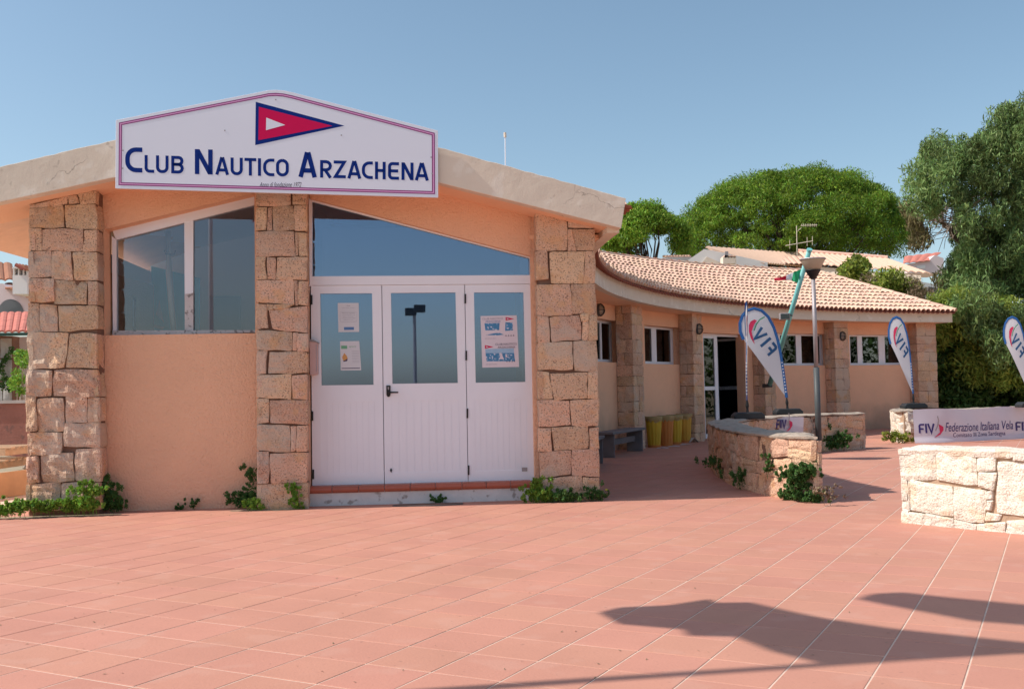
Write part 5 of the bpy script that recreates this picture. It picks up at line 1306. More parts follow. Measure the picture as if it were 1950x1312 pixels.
def pine(label, Y, x0, x1, ytop, ybase, ytrunk, seed, ncl=230, per=330, skip=None, cs=.75, tufts=(.24, .13)):
    """umbrella pine whose crown spans x0..x1 pixels at depth Y"""
    rng = np.random.default_rng(seed); cx = (x0 + x1) / 2; A = atY(cx, ytop, Y); Bm = atY(cx, ybase, Y); Lx = (atY(x1, ybase, Y) - atY(x0, ybase, Y)).x / 2
    top_z, base_z = A.z, Bm.z; root = Vector((Bm.x, Y, 0)); th = thing('pine_tree', label, 'tree', root)
    cl = []
    k = 0
    while k < ncl:
        u = rng.uniform(-1, 1); w = rng.uniform(-1, 1)
        rr2 = u * u + w * w
        if rr2 > 1: continue
        hgt = (1 - rr2 ** 1.35) ** .55
        edge_low = rng.random() < .42
        z = base_z + (top_z - base_z - cs * .6) * hgt * (rng.uniform(.0, .95) if edge_low else 1.0) + rng.normal() * .15 + (.35 if rr2 > .8 else 0)
        x = root.x + u * (Lx - cs * .6); y = Y + w * (Lx - cs * .6) * .8
        if skip and skip(u, (z - base_z) / (top_z - base_z)): k += .25; continue
        s = rng.uniform(.45, 1.25) * cs; cl.append(((x, y, z), (s, s, s * .62))); k += 1
    crown('crown', th, 'pine', cl, per, tufts[0], tufts[1], seed + 1, up=1.1, shell=.35)
    mb = MB(); fork = Vector((root.x + .3, Y, base_z - 2.2)); limb(mb, root, fork, .38, .28, rng, 4, .03)
    for i in range(0, len(cl), 7):
        c = Vector(cl[i][0]); mid = fork.lerp(c, .55) - Vector((0, 0, .3)); limb(mb, fork, mid, .085, .045, rng, 3, .05); limb(mb, mid, c, .045, .015, rng, 3, .08)
    mb.build('trunk', 'bark_dark', th)
    return th
pine('broad umbrella pine rising behind the tiled roofs', 58, 1276, 1748, 326, 492, 0, 21, ncl=760, per=290, cs=.80, tufts=(.19, .24))
pine('small open-crowned pine just right of the gable end', 50, 1132, 1322, 388, 480, 0, 33, ncl=200, per=260, cs=.65, tufts=(.18, .30), skip=lambda u, h: (-.1 < u < .75 and h < .45))
# eucalyptus
rng = np.random.default_rng(77)
eu = thing('eucalyptus_tree', 'tall drooping eucalyptus at the right edge', 'tree', (20.5, 37.5, 0))
EY = 36.0
def ppt(x, y, dy=0): p = atY(x, y, EY + dy); return (p.x, p.y, p.z)
ecl = []
spec = [(1905, 255, 55, 50), (1948, 218, 30, 30), (1930, 270, 70, 60), (1880, 300, 40, 35), (1790, 315, 55, 38), (1765, 350, 34, 42), (1830, 310, 50, 36), (1850, 350, 60, 50), (1920, 350, 70, 60), (1765, 395, 22, 22), (1880, 420, 45, 45),
        (1845, 440, 26, 45), (1925, 440, 55, 70), (1850, 500, 45, 55), (1830, 560, 40, 50), (1900, 520, 60, 70), (1945, 560, 60, 80), (1870, 590, 50, 45), (1930, 640, 70, 60), (1850, 625, 30, 25), (1895, 650, 30, 30), (1980, 300, 60, 120), (1990, 480, 60, 140)]
for (x, y, rx, ry) in spec:
    for k in range(int(4 + rx * ry / 330)):
        a = rng.uniform(0, 2 * PI); q = math.sqrt(rng.random())
        px, py = x + math.cos(a) * q * rx, y + math.sin(a) * q * ry
        s = rng.uniform(.26, .56); ecl.append((ppt(px, py, rng.uniform(-2.2, 2.2) - (2.6 if y > 580 else 0)), (s, s, s * 1.35)))
crown('crown', eu, 'euca', ecl, 520, .21, .19, 5, droop=.55, shell=.2)
dcl = [(ppt(x, y, rng.uniform(-1, 1)), (.32, .32, .4)) for x, y in ((1735, 405), (1740, 425), (1750, 445), (1728, 395), (1745, 462), (1762, 455), (1800, 540), (1815, 520), (1820, 545), (1745, 420), (1790, 535))]
crown('dry_sprays', eu, 'euca_dry', dcl, 260, .24, .2, 6, droop=.8, shell=.2)
mb = MB(); base = Vector((20.6, 37.3, 0)); f1 = Vector(ppt(1925, 560)); f1.y = 37; limb(mb, base, f1, .42, .32, rng, 4, .03)
for (x, y) in ((1900, 400), (1880, 330), (1930, 250), (1800, 330), (1770, 380), (1850, 470), (1830, 560), (1945, 420), (1960, 300), (1755, 395), (1870, 430)):
    e = Vector(ppt(x, y, rng.uniform(-1, 1))); m1 = f1.lerp(e, .5) + Vector((.3, 0, .2)); limb(mb, f1, m1, .16, .10, rng, 4, .06); limb(mb, m1, e, .10, .03, rng, 4, .08)
mb.build('trunk', 'bark', eu)
mb = MB()
for k in range(46):
    e = Vector(ppt(rng.uniform(1740, 1830), rng.uniform(385, 480), rng.uniform(-.5, .5))); s0 = Vector(ppt(rng.uniform(1800, 1880), rng.uniform(370, 430), 0)); limb(mb, s0, e, .022, .008, rng, 4, .12)
mb.build('bare_twigs', 'bark_pale', eu)
# hedge mass under the eucalyptus
hd = thing('hedge', 'dark overgrown hedge at the right end of the wing', 'hedge', (17, 34.5, 0))
hcl = []; ycl = []
def hpt(x, y, Y): p = atY(x, y, Y); return (p.x, p.y, p.z)
for k in range(330):
    x = rng.uniform(1772, 2060); yt = 618 + 26 * noise.noise(Vector((x * .021, 3, 0))) + 14 * noise.noise(Vector((x * .07, 9, 0))); y = rng.uniform(yt, 785); s = rng.uniform(.35, .6)
    hcl.append((hpt(x, y, rng.uniform(33.0, 35.5)), (s, s, s)))
for k in range(230):
    x = rng.uniform(1778, 2000); y = (585 + 40 * noise.noise(Vector((x * .03, 5, 0))) + 140 * rng.random() ** 1.2) if x > 1825 else rng.uniform(568, 650); s = rng.uniform(.3, .5); ycl.append((hpt(x, y, rng.uniform(32.2, 34.0)), (s, s, s * 1.2)))
crown('foliage', hd, 'hedge', hcl, 230, .20, .45, 8, shell=.4); crown('sunlit_tint_foliage', hd, 'yellowgreen', ycl, 190, .22, .22, 9, up=.6, shell=.3)  # yellow-green clusters put the sunlit look of the hedge into leaf colour
def shrub(name, label, pts, Y, m, per, size, seed, rr=.35, cat='shrub', asp=.45, up=0.0, stem=None, group=None):
    th = thing(name, label, cat, (atY(pts[0][0], pts[0][1], Y).x, Y, 0), group); r7 = np.random.default_rng(seed); cl = []
    for (x, y, rx, ry) in pts:
        n = max(2, int(rx * ry / 60))
        for k in range(n):
            a = r7.uniform(0, 2 * PI); q = math.sqrt(r7.random()); s = rr * r7.uniform(.7, 1.2); p = atY(x + math.cos(a) * q * rx, y + math.sin(a) * q * ry, Y + r7.uniform(-.6, .6)); cl.append(((p.x, p.y, p.z), (s, s, s)))
    crown('foliage', th, m, cl, per, size, asp, seed, up=up, shell=.35)
    mb = MB(); b0 = Vector((cl[0][0][0], Y, 0))
    for c, _ in cl[::3]: limb(mb, b0 + Vector((c[0] - b0.x, 0, 0)) * .3 + Vector((0, 0, max(0, c[2] - 2.2))), c, .035, .012, r7, 3, .08)
    mb.build('stems', 'bark_pale', th)
    return th
shrub('shrub', 'round red-tipped shrub growing behind the wing ridge', [(1622, 510, 24, 18), (1640, 520, 18, 14), (1612, 525, 12, 10)], 40, 'yellowgreen', 230, .2, 41, .42)
shrub('shrub', 'feathery yellow green shrub behind the right slope of the wing roof', [(1700, 540, 34, 18), (1680, 548, 22, 12), (1735, 555, 22, 16)], 39, 'yellowgreen', 200, .22, 42, .42, asp=.25, up=.8)
shrub('shrub', 'dry brown twiggy shrub beside the yellow green one', [(1745, 545, 16, 20), (1660, 535, 12, 10), (1760, 560, 12, 14)], 38.4, 'dry', 130, .22, 43, .38, asp=.12, up=.5)
# ================================================================== BACKGROUND HOUSES
def roof_strip(parent, A, B, C_, D, name='roof', m='roof_tile', pitch=.26, amp=.05, under=True, rows=6):
    """corrugated tiled slope: eave A->B, ridge D->C"""
    A, B, C_, D = map(Vector, (A, B, C_, D)); L_ = (B - A).length; n = int(L_ / pitch) * 4; vs = []; fs = []; nr = (B - A).cross(D - A).normalized()
    if nr.z < 0: nr = -nr
    for i in range(n + 1):
        u = i / n; h = amp * abs(math.sin(PI * i / 4)) 
        for j in range(rows + 1):
            v = j / rows; vs.append((A.lerp(B, u)).lerp(D.lerp(C_, u), v) + nr * h + nr * (.0))
            if 0 < j < rows: pass
    W = rows + 1
    for i in range(n):
        for j in range(rows): fs.append((i * W + j, (i + 1) * W + j, (i + 1) * W + j + 1, i * W + j + 1))
    o = MB().add(vs, fs).build(name, m, parent); o.modifiers.new('t', 'SOLIDIFY').thickness = .04; return o
h1 = thing('house', 'white gabled house with clay roof behind the wing', 'house', (14, 48, 0))
Yh = 46.0
g = [atY(1302, 501, Yh), atY(1341, 474, Yh), atY(1462, 500, Yh)]; MB().prism([atY(1302, 501, Yh), atY(1341, 474.5, Yh), atY(1380, 482, Yh), atY(1462, 500, Yh), atY(1462, 640, Yh), atY(1302, 640, Yh)], Vector((0, .4, 0))).build('gable_wall', 'white', h1)
MB().prism([atY(1336, 502, Yh - .05), atY(1346, 489, Yh - .05), atY(1372, 500, Yh - .05), atY(1372, 510, Yh - .05), atY(1336, 510, Yh - .05)], Vector((0, .04, 0))).build('recess', 'cream', h1)
roof_strip(h1, atY(1455, 503, Yh), atY(1560, 512, Yh + 6), atY(1545, 486, Yh + 10), atY(1343, 472, Yh + .3), pitch=.3, amp=.06)
roof_strip(h1, atY(1400, 501, Yh + 1), atY(1560, 506, Yh + 3), atY(1545, 484, Yh + 10), atY(1348, 474.5, Yh + 5), pitch=.3, amp=.06)
MB().prism([atY(1265, 503, Yh + 2), atY(1268, 490, Yh + 2), atY(1322, 490, Yh + 2), atY(1310, 503, Yh + 2)], Vector((0, .5, 0))).build('parapet', 'concrete', h1)
for k in range(9):
    p = atY(1270 + k * 5.5, 489, Yh + 2); MB().tube([p, p + Vector((0, 1.0, .15))], .07, 8).build('coping_tile', 'roof_tile', h1)
MB().prism([atY(1377, 502, Yh - 1), atY(1377, 489, Yh - 1), atY(1402, 489, Yh - 1), atY(1402, 502, Yh - 1)], Vector((0, .6, 0))).build('chimney', 'cream', h1)
MB().prism([atY(1380, 489, Yh - 1), atY(1381, 479, Yh - 1), atY(1387, 479, Yh - 1), atY(1387, 489, Yh - 1)], Vector((0, .15, 0))).build('flue', 'galv', h1)
for k in range(4):
    p = atY(1382 + k * 5.5, 488.5, Yh - 1.0); MB().tube([p, p + Vector((0, .7, .0))], .07, 8).build('coping_tile', 'roof_tile', h1)
h2 = thing('house', 'long low house with pale tiled roof behind the wing ridge', 'house', (19, 50, 0)); Yh = 44
e0, e1, r1, r0_ = atY(1545, 503, Yh + 3), atY(1772, 521, Yh), atY(1690, 493, Yh + 6), atY(1520, 480, Yh + 7)
roof_strip(h2, e0, e1, r1, r0_, pitch=.30, amp=.07)
MB().prism([e0 + Vector((0, .3, -.05)), e1 + Vector((-.3, .3, -.05)), e1 + Vector((-.3, .3, -3.2)), e0 + Vector((0, .3, -3.2))], Vector((0, .3, 0))).build('wall', 'cream', h2)
MB().tube([r0_ + Vector((0, 0, .06)), r1 + Vector((0, 0, .06))], .10, 8).build('ridge', 'roof_tile', h2)
MB().prism([atY(1735, 600, Yh + .2), atY(1735, 533, Yh + .2), atY(1800, 545, Yh + .2), atY(1800, 600, Yh + .2)], Vector((0, .2, 0))).build('wall', 'white', h2)
MB().prism([atY(1768, 556, Yh + .1), atY(1768, 546, Yh + .1), atY(1788, 549, Yh + .1), atY(1788, 559, Yh + .1)], Vector((0, .15, 0))).build('window', 'dark_int', h2)
h3 = thing('house', 'small distant house with red roof in front of the pine', 'house', (30, 75, 0)); Yh = 75
MB().prism([atY(1728, 520, Yh), atY(1728, 503, Yh), atY(1768, 497, Yh), atY(1780, 486, Yh), atY(1797, 492, Yh), atY(1797, 520, Yh)], Vector((0, 3, 0))).build('wall', 'pinkwall', h3)
roof_strip(h3, atY(1720, 503, Yh - .2), atY(1770, 498, Yh - .2), atY(1792, 482, Yh + 3), atY(1722, 490, Yh + 3), m='roof_old', pitch=.4, amp=.06)
MB().prism([atY(1746, 512, Yh - .03), atY(1746, 506, Yh - .03), atY(1762, 505, Yh - .03), atY(1762, 511, Yh - .03)], Vector((0, .05, 0))).build('window', 'white', h3)
ant = thing('tv_aerial', 'skeletal television aerial in front of the umbrella pine', 'aerial', atY(1517, 480, 47))
m_ = MB(); m_.tube([atY(1518, 486, 47), atY(1517, 430, 47)], .018, 6); m_.build('pole', 'cream', ant)
m_ = MB(); m_.tube([atY(1525, 430, 47), atY(1556, 429, 47)], .014, 5)
for k in range(9): m_.tube([atY(1527 + k * 3.4, 426.5, 47), atY(1527 + k * 3.4, 432, 47)], .009, 4)
m_.tube([atY(1517, 442, 47), atY(1526, 434, 47)], .012, 5); m_.build('upper_array', 'cream', ant)
m_ = MB(); m_.tube([atY(1496, 468, 47), atY(1548, 459, 47)], .018, 5)
for x, y in ((1504, 466), (1537, 461), (1547, 459)): m_.tube([atY(x, y - 9, 47), atY(x, y + 8, 47)], .012, 5)
m_.build('lower_array', 'cream', ant)
# left edge: houses, garden wall, pallets
hl = thing('house', 'pink house with arched window and white chimney at the left edge', 'house', (-13, 27, 0)); Yl = 26
MB().prism([atY(-60, 600, Yl), atY(-60, 540, Yl), atY(5, 540, Yl), atY(14, 546, Yl), atY(60, 566, Yl), atY(70, 600, Yl)], Vector((0, 5, 0))).build('wall', 'pinkwall', hl)
n = 14; ac = [atY(20 + 24 * math.cos(PI * k / n), 597 - 27 * math.sin(PI * k / n), Yl - .03) for k in range(n + 1)]; MB().prism(ac, Vector((0, .1, 0))).build('window', 'glass_dark', hl)
roof_strip(hl, atY(10, 551, Yl - .2), atY(70, 575, Yl - .2), atY(70, 552, Yl + 2), atY(10, 542, Yl + 2), m='roof_old')
ch = MB().prism([atY(24, 560, Yl - 1), atY(24, 524, Yl - 1), atY(52, 524, Yl - 1), atY(52, 560, Yl - 1)], Vector((0, .7, 0))).build('chimney', 'white', hl)
for x in (25, 34, 43, 50): MB().prism([atY(x, 524, Yl - 1), atY(x, 511, Yl - 1), atY(x + 2.5, 511, Yl - 1), atY(x + 2.5, 524, Yl - 1)], Vector((0, .7, 0))).build('post', 'white', ch)
MB().prism([atY(22, 511, Yl - 1.1), atY(36, 502, Yl - 1.1), atY(54, 511, Yl - 1.1)], Vector((0, .9, 0))).build('cowl', 'white', ch)
for k in range(4): MB().tube([atY(30 + k * 6, 504 + k * 1.0, Yl - 1.2), atY(44 + k * 6, 512 + k, Yl - 1.2)], .05, 6).build('coping_tile', 'roof_old', ch)
roof_strip(hl, atY(-70, 540, Yl + 1), atY(26, 535, Yl + 1), atY(22, 505, Yl + 4), atY(-70, 500, Yl + 4), m='roof_old', pitch=.22, amp=.05)
hl2 = thing('house', 'stone and white porch under a red tiled roof at the left edge', 'house', (-11.5, 22, 0)); Y2 = 21
roof_strip(hl2, atY(-80, 636, Y2), atY(62, 634, Y2), atY(70, 598, Y2 + 2.5), atY(-80, 600, Y2 + 2.5), m='roof_old', pitch=.14, amp=.03, rows=8)
MB().prism([atY(-80, 641, Y2), atY(-80, 635, Y2), atY(62, 633, Y2), atY(62, 638, Y2)], Vector((0, .12, 0))).build('gutter', mat('dark_green_metal', (.03, .08, .06), .5, .1), hl2)
cs_ = MB().prism([atY(-80, 770, Y2 + .7), atY(-80, 640, Y2 + .7), atY(24, 640, Y2 + .7), atY(24, 770, Y2 + .7)], Vector((0, .3, 0))).build('stone_pier', 'mortar', hl2)
for k, (x0, x1, y0, y1) in enumerate(((-40, -2, 644, 680), (0, 22, 644, 682), (-40, -5, 684, 730), (-3, 22, 685, 722), (-40, 4, 733, 768), (6, 22, 725, 768))):
    add_stone(cs_, [atY(x0, y0, Y2 + .68), atY(x1, y0, Y2 + .68), atY(x1, y1, Y2 + .68), atY(x0, y1, Y2 + .68)], Vector((0, -1, 0)), .06, .02, MT['concrete'], nu=5, nv=5)
MB().prism([atY(24, 770, Y2 + 1.6), atY(24, 642, Y2 + 1.6), atY(90, 640, Y2 + 1.6), atY(90, 770, Y2 + 1.6)], Vector((0, .2, 0))).build('wall', 'white', hl2)
shrub('shrub', 'bright green shrub with orange berries beside the left stone pier', [(38, 700, 12, 34), (34, 735, 12, 22), (46, 680, 8, 18), (28, 745, 14, 10)], 20.5, 'weed', 110, .07, 51, .12)
m_ = MB(); rngc = np.random.default_rng(4); 
iv = thing('ivy', 'thin dark ivy climbing the stone pier at the left edge', 'plant', atY(10, 760, Y2 + .6))
cl = []
for (x, y) in ((22, 668), (15, 680), (8, 688), (2, 696), (4, 708), (10, 722), (16, 730), (4, 735), (18, 742)): p = atY(x, y, Y2 + .56); cl.append(((p.x, p.y, p.z), (.09, .04, .09)))
crown('foliage', iv, 'weed_dark', cl, 60, .06, .7, 3, shell=.2)
gw = thing('garden_wall', 'dark red rendered garden wall left of the clubhouse', 'wall', (-9, 16.5, 0))
MB().prism([atY(-120, 860, 16.5), atY(-120, 770, 16.5), atY(75, 766, 16.5), atY(75, 872, 16.5)], Vector((0, .25, 0))).build('wall', 'redwall', gw)
MB().prism([atY(-120, 771, 16.45), atY(-120, 765, 16.45), atY(75, 761, 16.45), atY(75, 767, 16.45)], Vector((0, .35, 0))).build('coping', 'concrete', gw)
kb = thing('planter_wall', 'low ochre rendered kerb wall at the left edge', 'wall', (-7.5, 14, 0))
MB().prism([gnd(-120, 968), gnd(70, 938), gnd(70, 938) + Vector((0, 0, .36)), gnd(-120, 968) + Vector((0, 0, .36))], Vector((0, .2, 0))).build('wall', 'kerbwall', kb)
MB().prism([gnd(-120, 968) + Vector((0, .2, .3)), gnd(70, 938) + Vector((0, .2, .3)), gnd(70, 938) + Vector((0, 3.2, .3)), gnd(-120, 968) + Vector((0, 3.2, .3))], Vector((0, 0, .03))).build('soil', 'soil', kb)
for j, (lab, z0, yy) in enumerate((('upper weathered wooden pallet against the garden wall', .56, 15.3), ('lower weathered wooden pallet on the soil', .38, 15.1))):
    plt = thing('pallet', lab, 'pallet', (-8.2, yy, z0), 'wooden pallets beside the garden wall')
    for k in range(5): MB().box((-8.2, yy - .4 + k * .2, z0 + .12), 1.5, .11, .022).build('slat', 'wood', plt)
    for k in range(3): MB().box((-8.2 + (k - 1) * .62, yy, z0 + .055), .10, .95, .10).build('bearer', 'wood', plt)
# pale path at the far left beyond the paving
mb = MB(); mb.add([(-30, 6, -.03), (-7.2, 6, -.03), (-6.6, 13.9, -.03), (-30, 13.5, -.03)], [(0, 1, 2, 3)]); tag(mb.build('path', 'asphalt', fix=False), kind='structure')
# ================================================================== WEEDS
def weed(label, pts, m, seed, size=.045, per=60, r=.07, asp=.55, up=.4, cat='plant', name='weed', mapf=None, group=None):
    P = [mapf(x, y) if mapf else FP(x, y, .35) for x, y in pts]; th = thing(name, label, cat, (P[0].x, P[0].y, 0), group); rn = np.random.default_rng(seed)
    cl = []
    for p in P:
        cl.append(((p.x, p.y, max(p.z, .02)), (r * .9, r * .7, r * .6)))
        for _ in range(6):
            dx, dz = rn.normal() * r * 1.2, abs(rn.normal()) * r * (.4 if p.z > .12 else .7); q = r * rn.uniform(.2, .5); cl.append(((p.x + dx, p.y - abs(rn.normal()) * r * .5, max(p.z + dz, .02)), (q, q, q * 1.3)))
    per = max(14, int(per * .5)); size *= .7
    crown('leaves', th, m, cl, per, size, asp, seed, up=up, shell=.15)
    mb = MB(); b0 = Vector((cl[0][0][0], cl[0][0][1], 0))
    for c, _ in cl[::7]: limb(mb, (c[0] + .01, c[1] + .01, max(0, c[2] - .10)), c, .003, .002, rn, 3, .1)
    o_ = mb.build('stems', m, th); o_['kind'] = 'stuff'
    return th
rw = random.Random(31)
def line(x0, y0, x1, y1, n, jx=3, jy=6): return [(x0 + (x1 - x0) * i / max(n - 1, 1) + rw.uniform(-jx, jx), y0 + (y1 - y0) * i / max(n - 1, 1) - abs(rw.uniform(0, jy))) for i in range(n)]
G_ = lambda off: (lambda x, y: FP(x, y, off))
weed('bright green weeds spreading left of the left pillar foot', line(-10, 982, 62, 972, 16, jy=16), 'weed', 1, per=90, mapf=G_(.5))
weed('green weeds at the foot of the left pillar', line(62, 975, 125, 970, 12, jy=14), 'weed', 2, per=90, mapf=G_(.42))
weed('bushy weed at the inner corner of the left pillar', line(140, 972, 182, 970, 9, jy=10) + line(150, 958, 178, 950, 7, jy=26) + [(160, 920), (168, 935)], 'weed', 3, per=90, mapf=G_(.42))
weed('dark weed climbing between left pillar and salmon wall', line(190, 968, 226, 968, 9, jy=22) + [(198, 925), (203, 915), (196, 940), (212, 935), (200, 950), (206, 945)], 'weed_dark', 4, per=90, mapf=G_(.12))
weed('dark green weed left of the second pillar', line(448, 966, 484, 964, 8, jy=16) + [(478, 930), (480, 915), (474, 905), (482, 895), (470, 942), (481, 945)], 'weed_dark', 5, per=70, mapf=G_(.10))
weed('light weed sprig at the left foot of the second pillar', [(478, 966), (486, 968), (484, 962)], 'weed', 6, per=60, mapf=G_(.34))
weed('climbing sprig on the right side of the second pillar', [(560, 924), (556, 932), (562, 938), (564, 945), (563, 953), (566, 961), (570, 966), (560, 930)], 'weed', 7, per=60, r=.045, mapf=G_(.34))
weed('tiny weed at the base of the salmon wall', [(366, 964), (368, 956)], 'weed_dark', 8, per=40, r=.04, mapf=G_(.05))
weed('tiny weed beside the left pillar at the wall base', [(340, 968), (345, 969)], 'weed_dark', 9, per=40, r=.03, mapf=G_(.05))
weed('small weed growing from the entrance step', [(836, 955), (841, 951), (832, 953)], 'weed_dark', 10, per=60, r=.045, mapf=G_(.1))
weed('reddish green bush at the left foot of the right entrance pillar', line(1016, 955, 1045, 955, 9, jy=12) + [(1020, 930), (1024, 915), (1028, 925), (1022, 940), (1033, 938), (1030, 945)], 'weed', 11, per=90, mapf=G_(.38))
weed('dark low weeds along the foot of the right entrance pillar', line(1050, 955, 1095, 953, 10, jy=10), 'weed_dark', 12, per=80, mapf=G_(.40))
weed('small weed at the right corner of the entrance pillar', line(1124, 951, 1142, 950, 5, jy=10), 'weed_dark', 13, per=60, mapf=G_(.36))
gz = lambda off: (lambda x, y: onplane(x, y, gnd(1500, 948) + Vector((0, -.10, 0)) * off, Vector((.1, -1, 0))))
def MWP(x, y):
    lo, hi = 0.0, 6.0
    for _ in range(40):
        m_ = (lo + hi) / 2
        if proj(midoff(m_, .05)[0] + Vector((0, 0, .3)))[0] > x: lo = m_
        else: hi = m_
    p = midoff(lo, .05)[0]; y0 = proj(p)[1]; y1 = proj(p + Vector((0, 0, .5)))[1]; p.z = max(.02, (y0 - y) / (y0 - y1) * .5); return p
weed('thick ivy-like weed on the near end of the curved stone wall', line(1492, 948, 1560, 958, 16, jy=12) + line(1515, 935, 1535, 930, 8, jy=25) + line(1500, 905, 1545, 898, 12, jy=12) + [(1505, 915), (1510, 925), (1528, 912), (1540, 905), (1548, 895)], 'weed_dark', 14, per=110, r=.06, mapf=lambda x, y: MWP(min(x, 1553), y))
weed('narrow creeper hanging in a joint of the curved stone wall', [(1462, 870), (1461, 880), (1463, 888), (1460, 896)], 'weed_dark', 15, per=60, r=.04, mapf=MWP)
weed('dark weed at the shaded left foot of the curved wall', line(1352, 905, 1368, 900, 5, jy=30), 'weed_dark', 16, per=70, r=.1, mapf=MWP)
weed('second dark weed at the shaded foot of the curved wall', line(1396, 926, 1412, 926, 5, jy=25), 'weed_dark', 17, per=70, r=.08, mapf=MWP)
weed('green weeds at the foot of the second wall stretch behind the lamp post', line(1565, 856, 1612, 852, 10, jy=18) + [(1600, 830), (1603, 838), (1548, 840), (1552, 815)], 'weed_dark', 18, per=80, r=.12, size=.07, mapf=lambda x, y: atY(x, y, 21.0))
weed('yellowish tuft at the foot of the pale wall end', line(1697, 838, 1725, 842, 7, jy=12), 'yellowgreen', 19, per=80, r=.12, size=.07, mapf=lambda x, y: atY(x, y, 23.3))
weed('dry seedling right of the curved wall end', [(1568, 945), (1574, 938), (1570, 930), (1580, 948)], 'dry', 20, per=26, r=.06, mapf=lambda x, y: atY(x, y, 11.4))
fl_ = thing('flower', 'single yellow flower beside the right entrance pillar', 'flower', gnd(1150, 955)); c = FP(1155, 932.5, .35)
m_ = MB(); m_.tube([FP(1143, 952, .35), FP(1150, 940, .35), c], .003, 5); m_.build('stem', 'weed_dark', fl_)
m_ = MB(); m_.lathe(c, [(.0, -.008), (.018, 0), (.02, .006), (.0, .012)], 10); m_.build('petals', 'yellowflower', fl_)
for k_, (x0_, x1_, yy_, of_) in enumerate(((-20, 232, 976, .36), (440, 586, 970, .33), (1016, 1144, 955, .34))):
    mb = MB(); ng = 26; vs = []
    for i in range(ng + 1):
        x_ = x0_ + (x1_ - x0_) * i / ng; a = FP(x_, yy_, of_ - .04); a.z = .0035; w_ = .04 + .09 * abs(noise.noise(Vector((x_ * .05, 7, 1)))) + .03 * math.sin(PI * i / ng)
        vs += [a, a + FN * (.04 + w_) + Vector((0, 0, .0005))]
    mb.add(vs, [(2 * i, 2 * i + 2, 2 * i + 3, 2 * i + 1) for i in range(ng)])
    tag(mb.build('soil_strip', 'soil', fix=False), 'thin strip of dusty soil along the foot of the pillar', 'soil', kind='stuff')
# leaf litter on the paving
lf = MB(); rn = random.Random(6)
for k in range(190):
    c = gnd(rn.uniform(0, 1700), rn.uniform(975, 1300)) if k < 90 else gnd(rn.uniform(-10, 1140), 985 - rn.uniform(0, 6) - rn.random() * 8); a = rn.uniform(0, 6); s = rn.uniform(.004, .012); u = Vector((math.cos(a), math.sin(a), .2)) * s; v = Vector((-math.sin(a), math.cos(a), 0)) * s * .5
    lf.add([c - u + Vector((0, 0, .004)), c + v + Vector((0, 0, .004)), c + u + Vector((0, 0, .006)), c - v + Vector((0, 0, .004))], [(0, 1, 2, 3)])
tag(lf.build('leaf_litter', 'dry', fix=False), 'scattered dry leaf scraps on the sunlit paving', 'litter', kind='stuff')
# ================================================================== OUT OF FRAME, SEEN AS SHADOW OR REFLECTION
def shadow_src(px, py, z):
    g_ = gnd(px, py); return g_ - SUN_TRAVEL * (z / -SUN_TRAVEL.z) if False else g_ + Vector((-SUN_TRAVEL.x, -SUN_TRAVEL.y, -SUN_TRAVEL.z)) * (z / -SUN_TRAVEL.z)
pole = thing('plaza_flagpole', 'tall white flagpole on the plaza, left of the camera', 'flagpole', (0, 0, 0))
k1 = shadow_src(850, 1312, 4.4); tipp = shadow_src(1950, 1238, 7.6)
dirv = (tipp - k1); basep = k1 - dirv * (k1.z / dirv.z)
gA, gB = gnd(850, 1312), gnd(1950, 1238); dsh = (gB - gA).normalized()
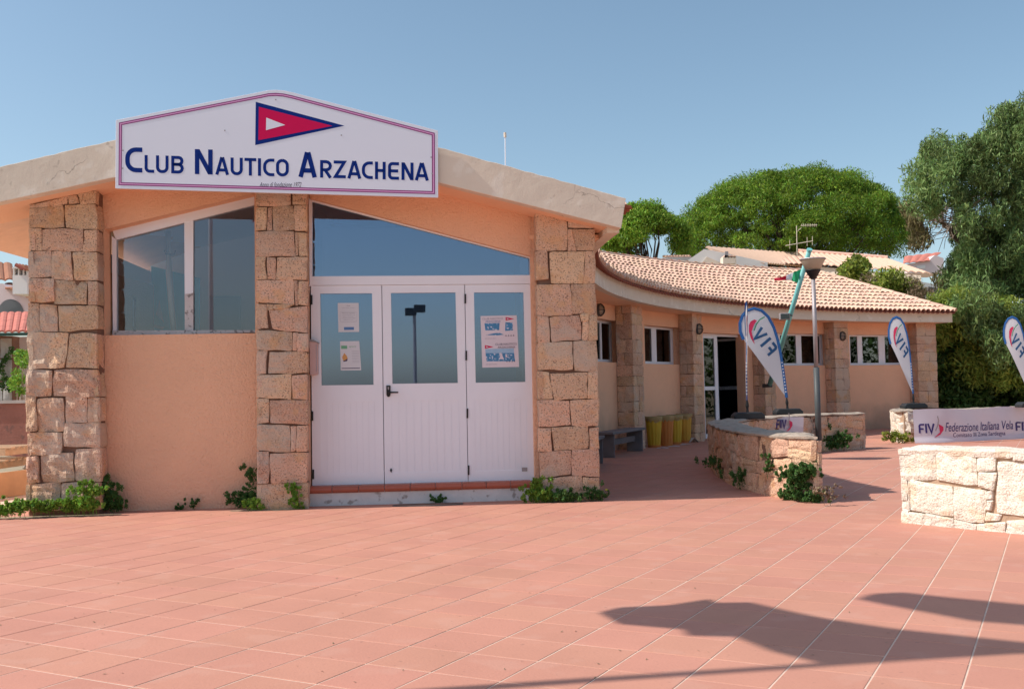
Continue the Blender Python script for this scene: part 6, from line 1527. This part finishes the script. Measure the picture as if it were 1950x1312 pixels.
# vertical pole whose shadow runs along that line
bx_, by_ = gA.x - 4.6, gA.y - 4.6 * (dsh.y / dsh.x)
pole.location = (bx_, by_, 0)
MB().tube([(bx_, by_, 0), (bx_, by_, 5), (bx_, by_, 9.0)], [.055, .045, .03], 12).build('pole', 'alu', pole, smooth=True)
def cloth_from_shadow(name, label, outline, zf, m):
    th = thing(name, label, 'flag', (bx_, by_, 0)); P = [shadow_src(x, y, zf(x)) for x, y in outline]
    MB().add(P, [tuple(range(len(P)))]).build('cloth', m, th).modifiers.new('t', 'SOLIDIFY').thickness = .004
    return th
cloth_from_shadow('plaza_flag', 'lower flag streaming on the plaza flagpole', [(1140, 1166), (1180, 1156), (1270, 1152), (1330, 1143), (1352, 1140), (1365, 1147), (1430, 1146), (1500, 1162), (1580, 1178), (1700, 1196), (1950, 1222), (2060, 1228), (2060, 1250), (1950, 1244), (1750, 1256), (1560, 1262), (1470, 1240), (1400, 1212), (1310, 1210), (1300, 1198), (1180, 1188)], lambda x: 4.8 + (x - 1140) * .0022, 'redcloth')
cloth_from_shadow('plaza_flag', 'upper flag streaming on the plaza flagpole', [(1632, 1140), (1660, 1130), (1720, 1127), (1800, 1136), (1950, 1150), (2060, 1156), (2060, 1200), (1950, 1190), (1850, 1182), (1760, 1165), (1680, 1150)], lambda x: 6.6 + (x - 1640) * .002, 'redcloth')
fh = thing('hedge', 'tall hedge added out of view on the right to darken reflections in the wing windows', 'hedge', (29, 18, 0))  # added, out of view: gives the wing panes dark foliage to mirror
rq = np.random.default_rng(3); crown('foliage', fh, 'hedge', [((29 + rq.uniform(-1, 1), y_, z_q), (.9, .9, .8)) for y_ in np.arange(3, 33, 1.1) for z_q in (.6, 1.7, 2.8, 3.9 + rq.uniform(-.4, .6))], 90, .35, .5, 4)
# floodlight mast mirrored in the middle door glass
def mirror_pt(px, py, depth):
    """point behind the camera that the door glass mirrors at this pixel"""
    P = FP(px, py, DO + .008); d = (P - CC).normalized(); r = d - 2 * d.dot(FN) * FN; return P + r * depth
fm = thing('floodlight_mast', 'slim mast with two floodlights behind the camera, mirrored in the door glass', 'lamp post', (0, 0, 0))
dp = 19.0; t0 = mirror_pt(789, 600, dp); fm.location = (t0.x, t0.y, 0)
MB().tube([(t0.x, t0.y, -.02), (t0.x, t0.y, t0.z)], [.07, .05], 10).build('pole', 'galv', fm)
for px, py, sx in ((782, 594, 1), (799, 588, 1)):
    c = mirror_pt(px, py, dp); MB().box(c, .36, .22, .24).build('flood_light', 'black', fm, bevel=.02)
